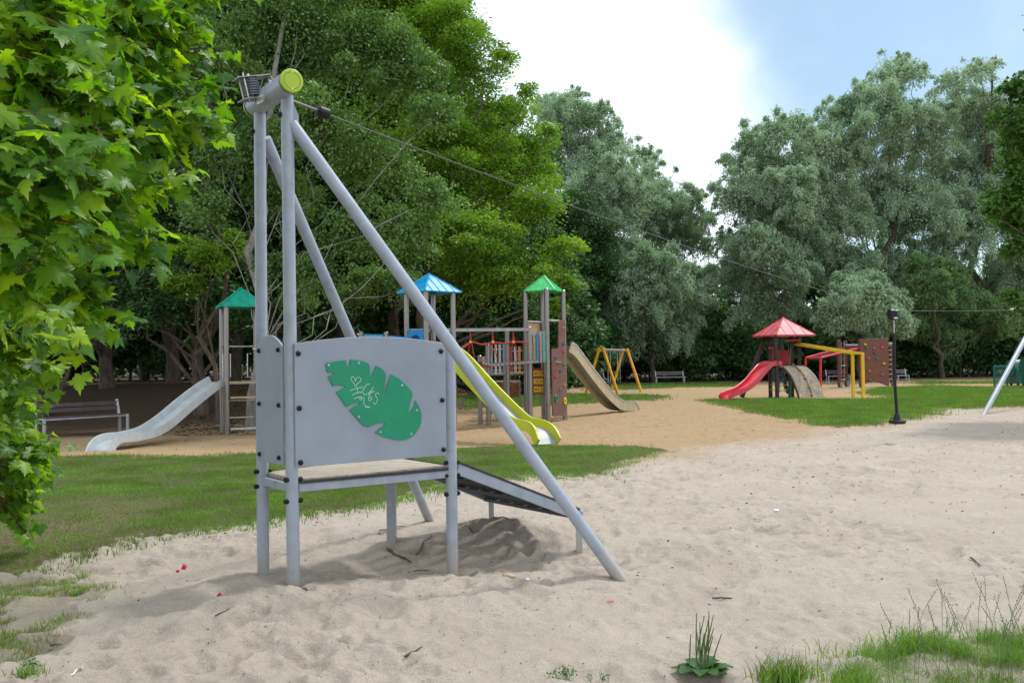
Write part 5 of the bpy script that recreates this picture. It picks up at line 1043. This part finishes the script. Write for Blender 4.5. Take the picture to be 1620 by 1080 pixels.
for i in range(14):
    a = random.uniform(0, 6.28); h = random.uniform(.17, .36); rr_ = random.uniform(.0, .06); lx = random.uniform(-.12, .28)*h; b_ = V(g.x+math.cos(a)*rr_, g.y+math.sin(a)*rr_, gz0); q = spline([b_, b_+V(lx*.35, 0, h*.5), b_+V(lx, 0, h)], 6); n_ = len(q)
    mm = MB(); mm.tube(q, [.0022 if j < n_*.35 else .0036*(1-.5*max(0, (j/n_-.6)/.4)) for j in range(n_)], 7); mm.build('flower_spike', mat('spike', (.11, .17, .04), .8, 0, .3, 60, .5, 400), T, smooth=60)
def sprig(label, px, py, n, h):
    g = G(px, py); T = thing('clover_sprig', label, 'plant', (g.x, g.y, 0)); mm = MB(); z_ = ground_z(g.x, g.y); pos = []
    for i in range(n):
        a = random.uniform(0, 6.28); r_ = random.uniform(.0, .07); b_ = V(g.x+math.cos(a)*r_, g.y+math.sin(a)*r_*.6, z_); hh = h*random.uniform(.5, 1.1); t_ = b_+V(random.gauss(0, .015), random.gauss(0, .015), hh); mm.tube([b_, t_], .001, 4, False)
        for j in range(7): pos.append(b_.lerp(t_, .35+.1*j)+V(random.gauss(0, .008), random.gauss(0, .008), 0))
    mm.build('stem', GSTALK, T); c = np.array(pos); k = len(c); d = unit(rng.normal(size=(k, 3))*np.array((1, 1, .4))); nr = unit(np.cross(d, rng.normal(size=(k, 3)))*.5+np.array((0, 0, 1))); fastmesh('leaf', leaf_quads(c, d, nr, np.full(k, .014), np.full(k, .011)), 4, LEAF2, M_PL, T, rng.random(k))
sprig('small clover like sprigs at the bottom edge left of the plantain', 895, 1075, 16, .07)
sprig('tiny green sprig at the bottom edge nearest the plantain', 955, 1078, 6, .05)
sprig('low green weed at the bottom left corner', 50, 1062, 12, .05)
# ------------------------------------------------------------------ litter on the sand
def bits(name, label, n, cols, s0, s1, ylo, yhi, mask=None, seed=1):
    X = rng.uniform(-9, 14, n); r_ = rng.random(n); Y = ylo*(yhi/ylo)**r_; k = np.abs(X) < Y*.62+.3; X, Y = X[k], Y[k]
    if mask is not None: q = mask(X, Y); X, Y = X[q], Y[q]
    n = len(X); Z = HS(X, Y, 1)+.004; a = rng.uniform(0, 6.28, n); d = np.stack([np.cos(a), np.sin(a), rng.normal(0, .25, n)], 1); d = unit(d); nr = unit(np.stack([rng.normal(0, .4, n), rng.normal(0, .4, n), np.ones(n)], 1)); nr = unit(nr-d*(nr*d).sum(1, keepdims=True))
    L_ = rng.uniform(s0, s1, n)*np.clip(Y/6, .8, 2); tag(fastmesh(name, leaf_quads(np.stack([X, Y, Z], 1), d, nr, L_, L_*rng.uniform(.25, .7, n)), 4, LEAF2, leaf_mat(name+'_mat', cols, .1, tcol=(1, 1, 1)), None, rng.random(n)), label, 'debris', None, 'stuff')
def onsand(X, Y):
    wx, wy = wob(X, Y); k = forest_mask(X, Y) < 0
    for p in LAWNS: k &= ~inside(p, wx, wy)
    return k
bits('bark_crumbs', 'dark crumbs of bark and dry leaf scattered over the sand', 9000, [(.03, .02, .015), (.09, .055, .03), (.20, .13, .07)], .006, .028, 3.8, 30, onsand)
bits('fallen_leaves', 'small dry brown leaves lying on the front grass and its edge', 900, [(.20, .10, .04), (.35, .22, .10), (.5, .42, .3)], .02, .05, 6, 16, lambda X, Y: inside(LAWN_A, X, Y+.3) & (rng.random(len(X)) < dryf(X, Y)+.1))
bits('leaf_mould', 'brown leaf litter under the wood behind the bench', 26000, [(.04, .028, .018), (.10, .065, .035), (.2, .13, .07)], .04, .09, 18, 48, lambda X, Y: (forest_mask(X, Y) > -.6) & (X < 3))
STK = mat('dry_stick', (.10, .065, .045), .85, 0, .3, 20, .5, 60); PSTK = mat('pale_stick', (.42, .33, .2), .8, 0, .25, 20)
def stick(px, py, px2, py2, r, label, m=STK, fork=False):
    a, b = G(px, py), G(px2, py2); a.z = ground_z(a.x, a.y)+.01; b.z = ground_z(b.x, b.y)+r+.012; mm = MB(); q = limb_pts(a, b, 6, .07); q = [V(p.x, p.y, max(p.z, ground_z(p.x, p.y)+r*.6)) for p in q]; mm.tube(q, [r, r*1.1, r, r*.9, r*.8, r*.5], 7)
    if fork: c = q[3]; mm.tube([c, c+(b-a).cross(V(0, 0, 1)).normalized()*.06+V(0, 0, .02)], [r*.7, r*.3], 6)
    tag(mm.build('dry_stick', m, None, origin=tuple(a), smooth=60), label, 'stick', None)
stick(613, 872, 650, 883, .012, 'dark curved piece of wood on the sand under the deck')
stick(645, 895, 680, 890, .005, 'thin dark twig on the shaded sand under the deck')
stick(600, 841, 643, 835, .004, 'long thin twig behind the middle leg of the deck')
stick(658, 872, 684, 857, .007, 'forked twig leaning on the shaded mound', fork=True)
stick(736, 851, 752, 856, .008, 'short dark twig on the mound left of the ramp leg')
stick(1127, 949, 1159, 950, .006, 'short brown stick on the open sand right of the slanting pole')
stick(640, 1041, 668, 1030, .006, 'grey brown stick on the sand below the tower')
stick(340, 983, 364, 978, .004, 'thin twig on the sand beside the red scrap')
stick(357, 959, 370, 963, .007, 'pale short stick beside the red scrap', PSTK)
stick(860, 757, 900, 762, .006, 'thin twig on the sand behind the ramp')
stick(984, 757, 990, 764, .006, 'short twig lying on the far sand beyond the pole')
stick(1536, 886, 1552, 899, .006, 'forked dark twig on the sand at right', fork=True)
stick(80, 1021, 97, 1023, .006, 'brown stick on the sand at lower left')
stick(112, 1078, 131, 1067, .0035, 'white drinking straw lying at the bottom left', mat('white_plastic', (.75, .75, .75), .4, 0, .03))
stick(797, 916, 820, 921, .018, 'broken pale chunk of wood between the deck leg and slanting pole', PSTK)
stick(480, 951, 487, 957, .007, 'small brown bark piece in front of the left posts')
def blob(px, py, r, label, name, cat, m, sc=(1, 1, .6)):
    g = G(px, py); z_ = ground_z(g.x, g.y); mm = MB(); mm.ball(V(g.x, g.y, z_+r*.4), r, 9, 7, sc); mm.v = [(x+random.gauss(0, r*.1), y+random.gauss(0, r*.1), z+random.gauss(0, r*.08)) for x, y, z in mm.v]
    tag(mm.build(name, m, None, origin=(g.x, g.y, z_)), label, cat)
blob(834, 917, .018, 'white pebble beside the broken chunk of wood', 'pebble', 'stone', mat('white_pebble', (.65, .65, .66), .6))
blob(1228, 808, .026, 'white crumpled scrap on the open sand in the middle right', 'paper_scrap', 'litter', mat('white_paper', (.75, .76, .78), .7), (1.3, 1, .5))
RW = mat('red_wrapper', (.55, .01, .03), .35)
def scrap(px, py, w_, h_, label, m, tilt):
    g = G(px, py); z_ = ground_z(g.x, g.y); M_ = Euler((R(60), R(tilt), R(20))).to_matrix(); mm = MB(); vs = []
    for i in range(5):
        for j in range(3): u_, v_ = (i/4-.5)*w_, (j/2-.5)*h_; vs.append(V(g.x, g.y, z_+h_*.4)+M_ @ V(u_, v_, .006*math.sin(i*1.7)+.004*j))
    mm.add(vs, [(3*i+j, 3*i+j+1, 3*i+j+4, 3*i+j+3) for i in range(4) for j in range(2)]); o = mm.build('wrapper_scrap', m, None, origin=(g.x, g.y, z_)); sl_m = o.modifiers.new('thickness', 'SOLIDIFY'); sl_m.thickness = .0015; tag(o, label, 'litter')
scrap(291, 901, .032, .045, 'larger red sweet wrapper on the sand left of the tower', RW, 25)
scrap(281, 905, .02, .022, 'tiny red scrap just left of the larger red wrapper', RW, -20)
scrap(347, 957, .028, .03, 'crumpled dark red scrap on the sand below the red wrapper', RW, 40)
g = G(966, 955); z_ = ground_z(g.x, g.y)+.006; tag(MB().tube([V(g.x+.022*math.cos(t), g.y+.022*math.sin(t), z_+.004*math.sin(3*t)) for t in [6.283*i/20 for i in range(21)]], .0022, 6, False).build('hair_tie', mat('red_elastic', (.6, .03, .03), .6), None, origin=(g.x, g.y, z_)), 'thin red elastic ring lying on the sand near the slanting pole foot', 'hair tie')
